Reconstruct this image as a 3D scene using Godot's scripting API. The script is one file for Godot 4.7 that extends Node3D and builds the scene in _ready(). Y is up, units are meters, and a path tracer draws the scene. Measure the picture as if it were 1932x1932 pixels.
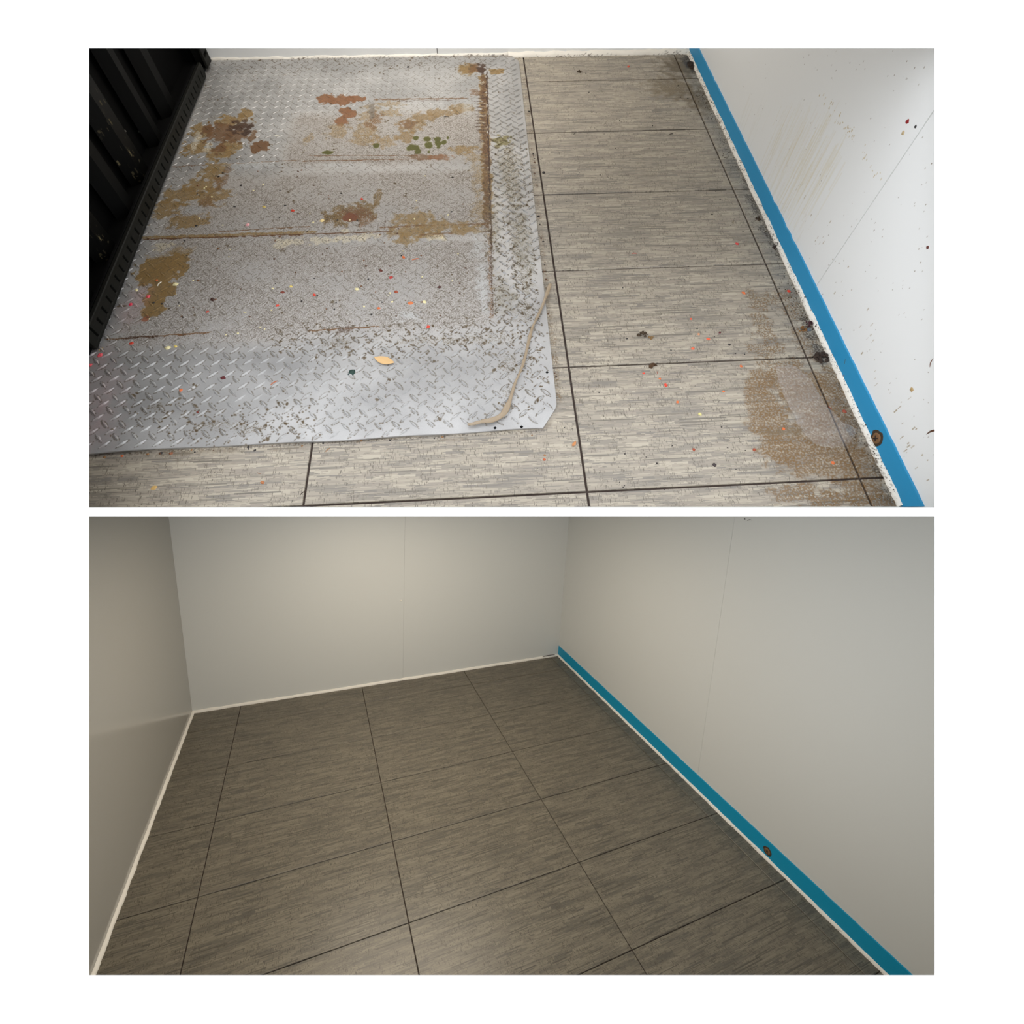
extends Node3D
# A tiled cold room seen twice through two openings in one white partition: above, with its dirty tread plate; below, empty and washed.
# The upper room stands level in the world (y up, z towards the viewer). The lower room has axes of its own, ROOM_B, and is built in them.

const TILE := 0.6
const ROW_A := 0.3501       # depth of a tile row, upper room
const ROW_B := 0.3047       # the same, lower room
const PART := 0.86         # distance from the eye to the face of the partition
const FOCAL := 900.0        # focal length in pixels of a 1932 x 1932 frame
const EYE := Vector3(-0.19644, 0.89638, 0.47665)
const EYE_BASIS := Basis(Vector3(0.998193, 0.007947, 0.059568), Vector3(0.05001, 0.439797, -0.896704), Vector3(-0.033324, 0.898062, 0.438604))
const ROOM_B := Transform3D(Basis(Vector3(0.93286, -0.33376, -0.1356), Vector3(0.09776, 0.59681, -0.79641), Vector3(0.34673, 0.72968, 0.58936)), Vector3(-1.0844, -0.7616, 1.0241))

var rng := RandomNumberGenerator.new()
var M := {}
var taken := {}
var chips: Array[Mesh] = []


func _ready() -> void:
	rng.seed = 41
	# ---- camera, sky, exposure
	var cam := Camera3D.new()
	cam.name = "camera"
	cam.fov = rad_to_deg(2.0 * atan(966.0 / FOCAL))
	cam.near = 0.02
	cam.transform = Transform3D(EYE_BASIS.orthonormalized(), EYE)
	add_child(cam)
	var env := Environment.new()
	env.background_mode = Environment.BG_COLOR
	env.background_color = Color(0.965, 0.98, 1.0)
	env.background_energy_multiplier = 2.05
	env.tonemap_mode = Environment.TONE_MAPPER_LINEAR
	env.tonemap_exposure = 1.0
	env.sdfgi_enabled = true
	env.ssao_enabled = true
	env.ssil_enabled = true
	var we := WorldEnvironment.new()
	we.name = "world_environment"
	we.environment = env
	add_child(we)
	add_fill_lights()
	# ---- structure, then things
	materials()
	make_chips()
	partition()
	upper_room()
	lower_room()
	tread_plate()
	rack()
	caulk_and_skirting()
	plastics()
	scraps()


# slim fill lights, out of view, added to brighten each room
func add_fill_lights() -> void:
	M.white_metal = mat(Color(0.92, 0.92, 0.92), 0.5)
	add_fill_light("slim white fill light added out of view above the far edge of the dirty floor", Transform3D(Basis(Vector3.RIGHT, -PI / 2 + 0.25), Vector3(-0.42, 0.8, -1.6)), Vector2(1.1, 0.3), Color(1.0, 0.98, 0.95), FILL_A)
	var down := EYE_BASIS * Basis(Vector3.RIGHT, -PI / 2 + 0.064)
	add_fill_light("slim white fill light added out of view in the middle of the clean room", Transform3D(down, EYE + EYE_BASIS * Vector3(-0.36, 0.03, -1.8)), Vector2(0.8, 0.5), Color(1.0, 0.945, 0.86), FILL_B)


const FILL_A := 0.75  # strength of the added light at the back of the upper room
const FILL_B := 1.05  # strength of the added light in the lower room

func add_fill_light(label: String, at: Transform3D, size: Vector2, c: Color, energy: float) -> void:
	# faces along its own -z
	var t := thing("fill_light", label, "ceiling light", at)
	var st := begin()
	bevel_box(st, Vector3(0, 0, 0.008), Vector3(size.x + 0.03, size.y + 0.03, 0.014), 0.003)
	put("housing", done(st), M.white_metal, t)
	var g := mat(Color(0.95, 0.95, 0.95), 0.6)
	g.emission_enabled = true
	g.emission = c
	g.emission_energy_multiplier = 0.6
	var sd := begin()
	bevel_box(sd, Vector3(0, 0, -0.001), Vector3(size.x, size.y, 0.004), 0.001)
	put("diffuser", done(sd), g, t)
	var l := AreaLight3D.new()
	l.name = "glow"
	l.area_size = size
	l.light_color = c
	l.light_energy = energy
	l.shadow_enabled = true
	l.position = Vector3(0, 0, -0.005)
	l.set("area_range", 8.0)
	l.set("area_attenuation", 2.0)
	t.add_child(l)


# ------------------------------------------------------------------ helpers

func named(n: String) -> String:
	var k: int = taken.get(n, 0)
	taken[n] = k + 1
	return n if k == 0 else "%s_%03d" % [n, k]


func tag(o: Node3D, label: String, category: String, group := "", kind := "") -> Node3D:
	o.set_meta("label", label)
	o.set_meta("category", category)
	if group:
		o.set_meta("group", group)
	if kind:
		o.set_meta("kind", kind)
	return o


func thing(n: String, label: String, category: String, at := Transform3D(), group := "", kind := "") -> Node3D:
	var o := Node3D.new()
	o.name = named(n)
	o.transform = at
	add_child(o)
	tag(o, label, category, group, kind)
	return o


func put(n: String, mesh: Mesh, m: Material, parent: Node3D = self, at := Transform3D()) -> MeshInstance3D:
	var o := MeshInstance3D.new()
	o.mesh = mesh
	o.material_override = m
	o.transform = at
	if parent == self:
		o.name = named(n)
		add_child(o)
	else:
		o.name = n
		parent.add_child(o, true)
	return o


func begin() -> SurfaceTool:
	var st := SurfaceTool.new()
	st.begin(Mesh.PRIMITIVE_TRIANGLES)
	st.set_smooth_group(-1)
	return st


func done(st: SurfaceTool) -> ArrayMesh:
	st.generate_normals()
	return st.commit()


# a flat convex face turned away from the point «inside»
func facet(st: SurfaceTool, p: Array, inside: Vector3, uv := []) -> void:
	var n: Vector3 = (p[1] - p[0]).cross(p[2] - p[0])
	var mid: Vector3 = (p[0] + p[1] + p[2]) / 3.0
	var flip: bool = n.dot(mid - inside) > 0.0      # Godot's front faces run clockwise
	for k in range(1, p.size() - 1):
		var ids := [0, k + 1, k] if flip else [0, k, k + 1]
		for i in ids:
			if uv:
				st.set_uv(uv[i])
			st.add_vertex(p[i])


func prism(st: SurfaceTool, base: Array, by: Vector3) -> void:
	var top := []
	var mid := Vector3.ZERO
	for p in base:
		top.append(p + by)
		mid += p + by * 0.5
	mid /= base.size()
	facet(st, base, mid)
	facet(st, top, mid)
	for k in base.size():
		var j := (k + 1) % base.size()
		facet(st, [base[k], base[j], top[j], top[k]], mid)


# a box with chamfered edges
func bevel_box(st: SurfaceTool, c: Vector3, size: Vector3, b: float, turn := Basis()) -> void:
	var h := size * 0.5
	b = minf(b, minf(h.x, minf(h.y, h.z)) * 0.9)
	var at := func(s: Vector3, k: int) -> Vector3:
		var v := Vector3(s.x * (h.x - b), s.y * (h.y - b), s.z * (h.z - b))
		v[k] = s[k] * h[k]
		return c + turn * v
	for k in 3:
		var l := (k + 1) % 3
		var m := (k + 2) % 3
		for s in [-1.0, 1.0]:
			var q := []
			for e in [[-1.0, -1.0], [1.0, -1.0], [1.0, 1.0], [-1.0, 1.0]]:
				var v := Vector3.ZERO
				v[k] = s; v[l] = e[0]; v[m] = e[1]
				q.append(at.call(v, k))
			facet(st, q, c)
			for t in [-1.0, 1.0]:
				var va := Vector3.ZERO
				var vb := Vector3.ZERO
				va[k] = s; va[l] = t; va[m] = -1.0
				vb[k] = s; vb[l] = t; vb[m] = 1.0
				facet(st, [at.call(va, k), at.call(vb, k), at.call(vb, l), at.call(va, l)], c)
	for x in [-1.0, 1.0]:
		for y in [-1.0, 1.0]:
			for z in [-1.0, 1.0]:
				var s := Vector3(x, y, z)
				facet(st, [at.call(s, 0), at.call(s, 1), at.call(s, 2)], c)


func ray(px: float, py: float) -> Vector3:
	return EYE_BASIS * Vector3((px - 966.0) / FOCAL, (966.0 - py) / FOCAL, -1.0)


# where the line of sight through a point of the photograph meets the upper floor, at height h
func spot(px: float, py: float, h := 0.0) -> Vector3:
	var d := ray(px, py)
	return EYE + d * ((h - EYE.y) / d.y)


func wall_spot(px: float, py: float, x: float) -> Vector3:
	var d := ray(px, py)
	return EYE + d * ((x - EYE.x) / d.x)


# the same for the lower room, in its own axes: axis 0, 1 or 2 held at the value h
func spot_b(px: float, py: float, axis := 1, h := 0.0) -> Vector3:
	var inv := ROOM_B.affine_inverse()
	var o := inv * EYE
	var d := inv.basis * ray(px, py)
	return o + d * ((h - o[axis]) / d[axis])


# a point of space by its place in the partition's plane (photograph units) and its distance behind the eye
func deep(px: float, py: float, depth: float) -> Vector3:
	return EYE + ray(px, py) * depth


func depth_of(p: Vector3) -> float:
	return -(p - EYE).dot(EYE_BASIS.z)


# height at which a plumb line at (x, z) of the upper room meets the back of the partition
func under(x: float, z: float, depth: float) -> float:
	var d0 := depth_of(Vector3(x, 0, z))
	var d1 := depth_of(Vector3(x, 1, z))
	return (depth - d0) / (d1 - d0)


# cut a convex polygon to the side where f >= 0
func cut(poly: Array, f: Callable) -> Array:
	var out := []
	for k in poly.size():
		var a: Vector3 = poly[k]
		var b: Vector3 = poly[(k + 1) % poly.size()]
		var fa: float = f.call(a)
		var fb: float = f.call(b)
		if fa >= 0.0:
			out.append(a)
		if fa * fb < 0.0:
			out.append(a.lerp(b, fa / (fa - fb)))
	return out


func inset(poly: Array, d: float) -> Array:
	var out := []
	var mid := Vector3.ZERO
	for p in poly:
		mid += p
	mid /= poly.size()
	var n := poly.size()
	for k in n:
		var a: Vector3 = poly[(k + n - 1) % n]
		var b: Vector3 = poly[k]
		var c: Vector3 = poly[(k + 1) % n]
		var e := (b - a).normalized()
		var g := (c - b).normalized()
		var ne := Vector3(-e.z, 0, e.x)
		var ng := Vector3(-g.z, 0, g.x)
		if ne.dot(mid - b) < 0.0:
			ne = -ne
			ng = -ng
		out.append(b + (ne + ng) * (d / maxf(0.3, 1.0 + ne.dot(ng))))
	return out


func mat(c: Color, rough := 0.6, metal := 0.0) -> StandardMaterial3D:
	var m := StandardMaterial3D.new()
	m.albedo_color = c
	m.roughness = rough
	m.metallic = metal
	return m


func rgb(r: int, g: int, b: int) -> Color:
	return Color(r / 255.0, g / 255.0, b / 255.0)


func noise_bytes(w: int, h: int, freq: float, s: int, kind := FastNoiseLite.TYPE_SIMPLEX_SMOOTH, octaves := 3) -> PackedByteArray:
	var n := FastNoiseLite.new()
	n.noise_type = kind
	n.seed = s
	n.frequency = freq
	n.fractal_octaves = octaves
	return n.get_image(w, h).get_data()


# ------------------------------------------------------------------ materials

# woven linen print of the vinyl tiles: long low dashes of several greys, short cracks across them
func linen(s: int) -> ImageTexture:
	var r := RandomNumberGenerator.new()
	r.seed = s
	var w := 1024
	var h := 576
	var im := Image.create(w, h, false, Image.FORMAT_RGB8)
	var base := rgb(178, 170, 156)
	im.fill(base)
	var low := FastNoiseLite.new()
	low.seed = s
	low.frequency = 0.006
	var tones := [rgb(204, 196, 181), rgb(193, 185, 171), rgb(182, 174, 162), rgb(169, 162, 152), rgb(156, 150, 142), rgb(141, 137, 131)]
	var y := 0
	while y < h:
		var t := r.randi_range(4, 11)
		var x := -r.randi_range(0, 80)
		while x < w:
			var l := r.randi_range(16, 120)
			var v := 2.4 + 4.2 * low.get_noise_2d(x * 0.5, y * 3.2) + r.randfn(0.0, 1.0)
			var c: Color = tones[clampi(int(round(v)), 0, 5)]
			im.fill_rect(Rect2i(x, y, l, t), c.lerp(base, 0.12))
			x += l
		y += t
	for k in 1500:      # thinner dashes over them
		var c2: Color = tones[r.randi_range(0, 5)]
		im.fill_rect(Rect2i(r.randi_range(-60, w), r.randi_range(0, h), r.randi_range(10, 90), r.randi_range(1, 3)), c2.lerp(base, 0.2))
	for k in 60:       # long dark ones
		im.fill_rect(Rect2i(r.randi_range(-60, w), r.randi_range(0, h), r.randi_range(50, 200), r.randi_range(2, 6)), rgb(126, 121, 113).lerp(base, r.randf() * 0.5))
	for k in 3600:     # short cracks, some with a foot
		var x3 := r.randi_range(0, w)
		var y3 := r.randi_range(0, h)
		if low.get_noise_2d(x3 * 1.6 + 900.0, y3 * 1.6) > -0.1:
			var ink := rgb(104, 97, 88).lerp(base, r.randf() * 0.55)
			var tall := r.randi_range(4, 15)
			im.fill_rect(Rect2i(x3, y3, 1 + r.randi_range(0, 1), tall), ink)
			if r.randf() < 0.3:
				im.fill_rect(Rect2i(x3, y3 + tall, r.randi_range(4, 12), 1), ink)
	for k in 1500:
		im.fill_rect(Rect2i(r.randi_range(0, w), r.randi_range(0, h), r.randi_range(6, 24), 1), rgb(112, 106, 97).lerp(base, r.randf() * 0.5))
	im.generate_mipmaps()
	return ImageTexture.create_from_image(im)


func materials() -> void:
	M.prints = []
	for k in 4:
		M.prints.append(linen(100 + k))
	M.partition = mat(Color(0.97, 0.97, 0.97), 0.9)
	M.grout = mat(rgb(58, 46, 40), 0.9)
	M.tile_a = []
	M.tile_b = []
	var dirt := floor_dirt()
	for k in 4:
		var a := mat(rgb(218, 214, 207), 0.42)
		a.albedo_texture = M.prints[k]
		a.detail_enabled = true
		a.detail_uv_layer = BaseMaterial3D.DETAIL_UV_2
		a.detail_albedo = dirt
		M.tile_a.append(a)
		var b := mat(rgb(154, 151, 142), 0.36)
		b.albedo_texture = M.prints[k]
		M.tile_b.append(b)
	M.wall_a = mat(rgb(230, 231, 230), 0.35)
	M.wall_b = mat(rgb(211, 211, 206), 0.45)
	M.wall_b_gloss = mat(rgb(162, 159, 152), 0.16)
	M.gap = mat(rgb(70, 64, 58), 0.9)
	M.seam = mat(rgb(196, 196, 192), 0.7)
	M.blue_a = mat(rgb(38, 142, 190), 0.5)
	M.blue_b = mat(rgb(0, 146, 184), 0.5)
	M.black = mat(rgb(11, 11, 10), 0.6)
	M.black_rail = mat(rgb(27, 27, 24), 0.55)
	M.black_deep = mat(rgb(4, 4, 4), 0.8)
	M.black_scuffed = mat(Color(1, 1, 1), 0.45)
	M.black_scuffed.albedo_texture = scuffs()
	for k in ["black", "black_rail", "black_deep", "black_scuffed"]:
		M[k].metallic_specular = 0.25
	M.caulk = mat(Color(1, 1, 1), 0.6)
	M.caulk.vertex_color_use_as_albedo = true
	M.steel = mat(rgb(150, 146, 138), 0.35, 0.8)
	M.rust = mat(rgb(122, 88, 56), 0.85)
	M.dirt = mat(rgb(62, 48, 32), 0.9)
	M.soil = mat(rgb(52, 39, 30), 0.9)
	M.film = mat(Color(0.93, 0.93, 0.95, 0.07), 0.07)
	M.film.transparency = BaseMaterial3D.TRANSPARENCY_ALPHA
	M.film.metallic_specular = 0.4
	M.skin = mat(Color(0.66, 0.58, 0.47, 0.6), 0.26)
	M.skin.transparency = BaseMaterial3D.TRANSPARENCY_ALPHA


func scuffs() -> ImageTexture:
	var r := RandomNumberGenerator.new()
	r.seed = 8
	var im := Image.create(128, 1024, false, Image.FORMAT_RGB8)
	im.fill(rgb(11, 11, 10))
	for k in 420:
		var y := r.randi_range(0, 1023)
		var c := rgb(128, 116, 84).lerp(rgb(15, 15, 14), r.randf_range(0.2, 0.95))
		im.fill_rect(Rect2i(r.randi_range(0, 24) if r.randf() < 0.6 else r.randi_range(0, 120), y, r.randi_range(1, 5), r.randi_range(2, 26)), c)
	im.generate_mipmaps()
	return ImageTexture.create_from_image(im)


# a picture that stains are painted into: bytes of w x h texels, «bpp» channels, from the floor point «from», «cell» metres a texel
class Canvas:
	var w: int
	var h: int
	var bpp: int
	var from: Vector2
	var cell: float
	var data: PackedByteArray
	var rough: PackedByteArray
	var fine: PackedByteArray
	var dull: PackedByteArray      # how far dirt has taken the shine off, 0 to 255

	# an irregular patch: radii in metres, colour, strength, how ragged its rim is, how broken up it is inside, softness of the rim
	func blob(c: Vector2, rx: float, rz: float, col: Color, strength := 1.0, ragged := 0.9, broken := 0.0, soft := 0.12, turn := 0.0) -> void:
		var reach := maxf(rx, rz) * (1.0 + ragged * 0.7)
		var x0 := maxi(0, int((c.x - reach - from.x) / cell))
		var x1 := mini(w - 1, int((c.x + reach - from.x) / cell))
		var y0 := maxi(0, int((c.y - reach - from.y) / cell))
		var y1 := mini(h - 1, int((c.y + reach - from.y) / cell))
		var r := col.r * 255.0
		var g := col.g * 255.0
		var b := col.b * 255.0
		var ca := cos(turn)
		var sa := sin(turn)
		for y in range(y0, y1 + 1):
			var dz := from.y + (y + 0.5) * cell - c.y
			for x in range(x0, x1 + 1):
				var dx := from.x + (x + 0.5) * cell - c.x
				var u := (dx * ca + dz * sa) / rx
				var v := (dz * ca - dx * sa) / rz
				var i := y * w + x
				var f := 1.0 - sqrt(u * u + v * v) + (rough[i] / 255.0 - 0.5) * ragged * 1.35
				if f <= 0.0:
					continue
				var a := minf(1.0, f / soft) * strength
				if broken > 0.0:
					a *= clampf((fine[i] / 255.0 - broken) * 6.0 + 0.5, 0.0, 1.0)
				if a <= 0.01:
					continue
				var j := i * bpp
				var tone := 0.75 + 0.3 * fine[i] / 255.0
				if dull.size() > i:
					dull[i] = maxi(dull[i], int(a * 255.0))
				r = minf(255.0, col.r * 255.0 * tone)
				g = minf(255.0, col.g * 255.0 * tone)
				b = minf(255.0, col.b * 255.0 * tone)
				if bpp == 4:
					var old := data[j + 3] / 255.0
					var now := a + old * (1.0 - a)
					var s := a / now
					data[j] = int(lerpf(data[j], r, s))
					data[j + 1] = int(lerpf(data[j + 1], g, s))
					data[j + 2] = int(lerpf(data[j + 2], b, s))
					data[j + 3] = int(now * 255.0)
				else:
					data[j] = int(lerpf(data[j], r, a))
					data[j + 1] = int(lerpf(data[j + 1], g, a))
					data[j + 2] = int(lerpf(data[j + 2], b, a))

	func line(a: Vector2, b: Vector2, width: float, col: Color, strength := 1.0, broken := 0.0, wander := 0.004) -> void:
		var n := maxi(2, int(a.distance_to(b) / (width * 1.6)))
		var d := (b - a).normalized()
		for k in n + 1:
			var p := a.lerp(b, float(k) / n)
			var i := clampi(int((p.y - from.y) / cell), 0, h - 1) * w + clampi(int((p.x - from.x) / cell), 0, w - 1)
			p += Vector2(-d.y, d.x) * (rough[i] / 255.0 - 0.5) * wander * 2.0
			blob(p, width * 1.5, width, col, strength, 0.9, broken, 0.3, d.angle())

	func texture() -> ImageTexture:
		var im := Image.create_from_data(w, h, false, Image.FORMAT_RGBA8 if bpp == 4 else Image.FORMAT_RGB8, data)
		return ImageTexture.create_from_image(im)


func canvas(from: Vector2, size: Vector2, cell: float, bpp: int, s: int) -> Canvas:
	var c := Canvas.new()
	c.w = int(size.x / cell)
	c.h = int(size.y / cell)
	c.bpp = bpp
	c.from = from
	c.cell = cell
	c.data = PackedByteArray()
	c.data.resize(c.w * c.h * bpp)
	c.rough = noise_bytes(c.w, c.h, 0.042, s, FastNoiseLite.TYPE_SIMPLEX_SMOOTH, 6)
	c.fine = noise_bytes(c.w, c.h, 0.27, s + 1, FastNoiseLite.TYPE_SIMPLEX_SMOOTH, 3)
	return c


func v2(p: Vector3) -> Vector2:
	return Vector2(p.x, p.z)


# a patch given by its place and half-sizes in the photograph
func patch(c: Canvas, px: float, py: float, rx: float, ry: float, col: Color, strength := 1.0, ragged := 0.9, broken := 0.0, soft := 0.12) -> void:
	var a := spot(px - rx, py)
	var b := spot(px + rx, py)
	var t := spot(px, py - ry)
	var u := spot(px, py + ry)
	c.blob(v2(spot(px, py)), a.distance_to(b) * 0.5, t.distance_to(u) * 0.5, col, strength, ragged, broken, soft)


func stroke(c: Canvas, ax: float, ay: float, bx: float, by: float, px_wide: float, col: Color, strength := 1.0, broken := 0.0) -> void:
	var a := spot(ax, ay)
	var w := a.distance_to(spot(ax + px_wide, ay)) * 0.5
	c.line(v2(a), v2(spot(bx, by)), w, col, strength, broken)


const DIRT_FROM := Vector2(-1.35, -2.0)
const DIRT_SIZE := Vector2(2.05, 2.2)

# what lies on the upper tiles: brown dried spills on the right, grime along the wall and round the plate
func floor_dirt() -> ImageTexture:
	var c := canvas(DIRT_FROM, DIRT_SIZE, 0.0017, 4, 11)
	var tan_ := rgb(120, 90, 50)
	var brown := rgb(112, 86, 54)
	var dark := rgb(58, 46, 34)
	# the wide mottled spill at the lower right, straight on its left side
	for p in [[1435, 720, 26, 22], [1440, 760, 30, 30], [1450, 800, 38, 30], [1470, 840, 40, 34], [1500, 720, 60, 26], [1540, 760, 60, 40], [1560, 810, 60, 40], [1540, 860, 90, 36], [1620, 880, 40, 40], [1580, 720, 30, 30]]:
		patch(c, p[0], p[1], p[2] * 1.15, p[3] * 1.15, tan_, 0.14, 0.5, 0.0, 0.2)
		patch(c, p[0], p[1], p[2] * 1.2, p[3] * 1.2, tan_, 0.86, 0.5, 0.47, 0.25)
	for p in [[1430, 570, 20, 26], [1440, 620, 22, 40], [1475, 560, 40, 14], [1500, 590, 28, 24], [1520, 640, 30, 36], [1440, 660, 40, 20], [1480, 690, 50, 16]]:
		patch(c, p[0], p[1], p[2], p[3], tan_, 0.85, 0.9, 0.52, 0.3)
	for p in [[1500, 930, 60, 20], [1560, 945, 60, 20], [1620, 930, 50, 34], [1660, 945, 30, 24]]:
		patch(c, p[0], p[1], p[2], p[3], tan_, 0.8, 1.0, 0.42, 0.3)
	patch(c, 1480, 815, 50, 9, rgb(112, 98, 78), 0.5, 0.6, 0.0, 0.4)
	patch(c, 1560, 830, 70, 60, brown, 0.35, 1.0, 0.45, 0.5)
	# olive stain in the far corner
	patch(c, 1290, 125, 60, 24, rgb(96, 78, 44), 0.85, 0.8, 0.0, 0.6)
	patch(c, 1270, 165, 60, 26, rgb(110, 92, 58), 0.8, 0.8, 0.3, 0.6)
	patch(c, 1318, 190, 34, 30, rgb(104, 86, 54), 0.8, 0.8, 0.3, 0.6)
	patch(c, 1304, 118, 22, 18, dark, 0.9, 0.9, 0.3, 0.3)
	# grime along the wall
	var k := 0
	for y in range(110, 960, 14):
		var x := 1326.0 + (y - 110.0) * 0.4245
		var t := 0.35 + 0.65 * absf(sin(y * 0.051) * sin(y * 0.017 + 1.0))
		patch(c, x + 4.0 + y * 0.008, y, 7.0 + 0.016 * y, 14, dark if k % 3 else brown, 0.8 * t, 1.0, 0.44, 0.5)
		k += 1
	for p in [[1425, 385, 12, 40], [1412, 340, 10, 24], [1450, 440, 14, 30], [1528, 620, 16, 26], [1548, 668, 16, 20], [1470, 470, 14, 20]]:
		patch(c, p[0], p[1], p[2], p[3], dark, 0.8, 1.1, 0.42, 0.4)
	patch(c, 1600, 800, 14, 60, brown, 0.5, 1.0, 0.4, 0.5)
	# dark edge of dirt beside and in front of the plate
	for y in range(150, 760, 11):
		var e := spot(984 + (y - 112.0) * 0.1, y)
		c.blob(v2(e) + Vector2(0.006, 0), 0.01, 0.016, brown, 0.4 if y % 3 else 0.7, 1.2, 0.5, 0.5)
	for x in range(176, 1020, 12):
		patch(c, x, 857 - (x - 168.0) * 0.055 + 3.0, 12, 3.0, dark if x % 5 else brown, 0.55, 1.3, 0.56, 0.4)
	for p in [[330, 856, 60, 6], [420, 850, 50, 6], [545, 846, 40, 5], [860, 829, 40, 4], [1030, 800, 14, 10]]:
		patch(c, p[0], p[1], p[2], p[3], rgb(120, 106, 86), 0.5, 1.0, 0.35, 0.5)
	return c.texture()


# ------------------------------------------------------------------ the setting

func partition() -> void:
	# one white sheet with two openings; its reveals are splayed so that the rooms run on behind them
	var st := begin()
	var x0 := 168.0
	var x1 := 1762.6
	var holes := [[91.0, 958.0], [974.0, 1840.0]]
	var far := 3600.0
	var c := deep(966, 966, PART + 0.02)
	var D := PART
	var f := func(ax: float, ay: float, bx: float, by: float, d: float, back: bool) -> void:
		var n := EYE_BASIS.z * (-1.0 if back else 1.0)
		var p := [at_plane(ax, ay, d), at_plane(bx, ay, d), at_plane(bx, by, d), at_plane(ax, by, d)]
		facet(st, p, (p[0] + p[2]) * 0.5 - n)
	var T := 0.04
	var e := T / D * FOCAL        # the splay, 45 degrees, in the same units
	# front
	f.call(966 - far, 966 - far, 966 + far, holes[0][0], D, false)
	f.call(966 - far, holes[1][1], 966 + far, 966 + far, D, false)
	f.call(966 - far, holes[0][0], x0, holes[1][1], D, false)
	f.call(x1, holes[0][0], 966 + far, holes[1][1], D, false)
	f.call(x0, holes[0][1], x1, holes[1][0], D, false)
	# back
	f.call(966 - far, 966 - far, 966 + far, holes[0][0] - e, D + T, true)
	f.call(966 - far, holes[1][1] + e, 966 + far, 966 + far, D + T, true)
	f.call(966 - far, holes[0][0] - e, x0 - e, holes[1][1] + e, D + T, true)
	f.call(x1 + e, holes[0][0] - e, 966 + far, holes[1][1] + e, D + T, true)
	# reveals
	var ridge := 966.0
	var dr := D + 8.0 / FOCAL * D
	var P := func(x: float, y: float, d: float) -> Vector3: return at_plane(x, y, d)
	facet(st, [P.call(x0, holes[0][0], D), P.call(x1, holes[0][0], D), P.call(x1 + e, holes[0][0] - e, D + T), P.call(x0 - e, holes[0][0] - e, D + T)], at_plane(966, holes[0][0] - 90, D + 0.01))
	facet(st, [P.call(x0, holes[1][1], D), P.call(x1, holes[1][1], D), P.call(x1 + e, holes[1][1] + e, D + T), P.call(x0 - e, holes[1][1] + e, D + T)], at_plane(966, holes[1][1] + 90, D + 0.01))
	for s in [[x0, -1.0], [x1, 1.0]]:
		var xx: float = s[0]
		var o: float = s[1]
		facet(st, [P.call(xx, holes[0][0], D), P.call(xx, holes[1][1], D), P.call(xx + o * e, holes[1][1] + e, D + T), P.call(xx + o * e, holes[0][0] - e, D + T)], at_plane(xx + o * 90, 966, D + 0.01))
	facet(st, [P.call(x0 - 20, holes[0][1], D), P.call(x1 + 20, holes[0][1], D), P.call(x1 + 20, ridge, dr), P.call(x0 - 20, ridge, dr)], at_plane(966, 966, D))
	facet(st, [P.call(x0 - 20, holes[1][0], D), P.call(x1 + 20, holes[1][0], D), P.call(x1 + 20, ridge, dr), P.call(x0 - 20, ridge, dr)], at_plane(966, 966, D))
	var o2 := put("wall_front", done(st), M.partition)
	tag(o2, "plain white partition wall around the two wide rectangular openings", "wall", "", "structure")


# a point of the plane at distance d, by the photograph's units as they are at the partition's face
func at_plane(px: float, py: float, d: float) -> Vector3:
	return EYE + EYE_BASIS * Vector3((px - 966.0) / FOCAL * PART, (966.0 - py) / FOCAL * PART, -d)


func tile(parent: Node3D, poly: Array, m: Material, org: Vector2, row: float, flip: int) -> void:
	if poly.size() < 3:
		return
	var st := begin()
	var top := inset(poly, 0.0009)
	var low := []
	var mid := Vector3.ZERO
	for p in poly:
		low.append(p - Vector3(0, 0.0045, 0))
		mid += p
	mid = mid / poly.size() - Vector3(0, 0.003, 0)
	var lip := []
	for p in poly:
		lip.append(p - Vector3(0, 0.0008, 0))
	var rings := [[top], [top, lip], [lip, low]]
	var add := func(tri: Array) -> void:
		var n: Vector3 = (tri[1] - tri[0]).cross(tri[2] - tri[0])
		if n.dot((tri[0] + tri[1] + tri[2]) / 3.0 - mid) > 0.0:
			tri = [tri[0], tri[2], tri[1]]
		for p in tri:
			var u: float = (p.x - org.x) / TILE
			var v: float = (p.z - org.y) / row
			if flip & 1:
				u = 1.0 - u
			if flip & 2:
				v = 1.0 - v
			st.set_uv(Vector2(u, v))
			st.set_uv2(Vector2((p.x - DIRT_FROM.x) / DIRT_SIZE.x, (p.z - DIRT_FROM.y) / DIRT_SIZE.y))
			st.add_vertex(p)
	for k in range(1, top.size() - 1):
		add.call([top[0], top[k], top[k + 1]])
	for pair in [[top, lip], [lip, low]]:
		for k in top.size():
			var j := (k + 1) % top.size()
			add.call([pair[0][k], pair[0][j], pair[1][j]])
			add.call([pair[0][k], pair[1][j], pair[1][k]])
	put("tile", done(st), m, parent)


func tiles(parent: Node3D, x_lo: float, x_hi: float, z_lo: float, row: float, mats: Array, gap: float, edge: Callable, h := 0.0) -> void:
	for i in range(-3, 5):
		for j in range(-8, 5):
			var xa := maxf(i * TILE + gap * 0.5, x_lo)
			var xb := minf((i + 1) * TILE - gap * 0.5, x_hi)
			var za := maxf((j - 1) * row + gap * 0.5, z_lo)
			var zb := j * row - gap * 0.5
			if xb - xa < 0.01 or zb - za < 0.01:
				continue
			var q := cut([Vector3(xa, h, za), Vector3(xb, h, za), Vector3(xb, h, zb), Vector3(xa, h, zb)], edge)
			tile(parent, q, mats[rng.randi() % 4], Vector2(i * TILE, (j - 1) * row), row, rng.randi() % 4)


# panels of a wall standing on a line, as parts; each a prism with its own edges
func panel(parent: Node3D, poly: Array, thick: Vector3, m: Material) -> void:
	var st := begin()
	prism(st, poly, thick)
	put("wall_panel", done(st), m, parent)


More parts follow.
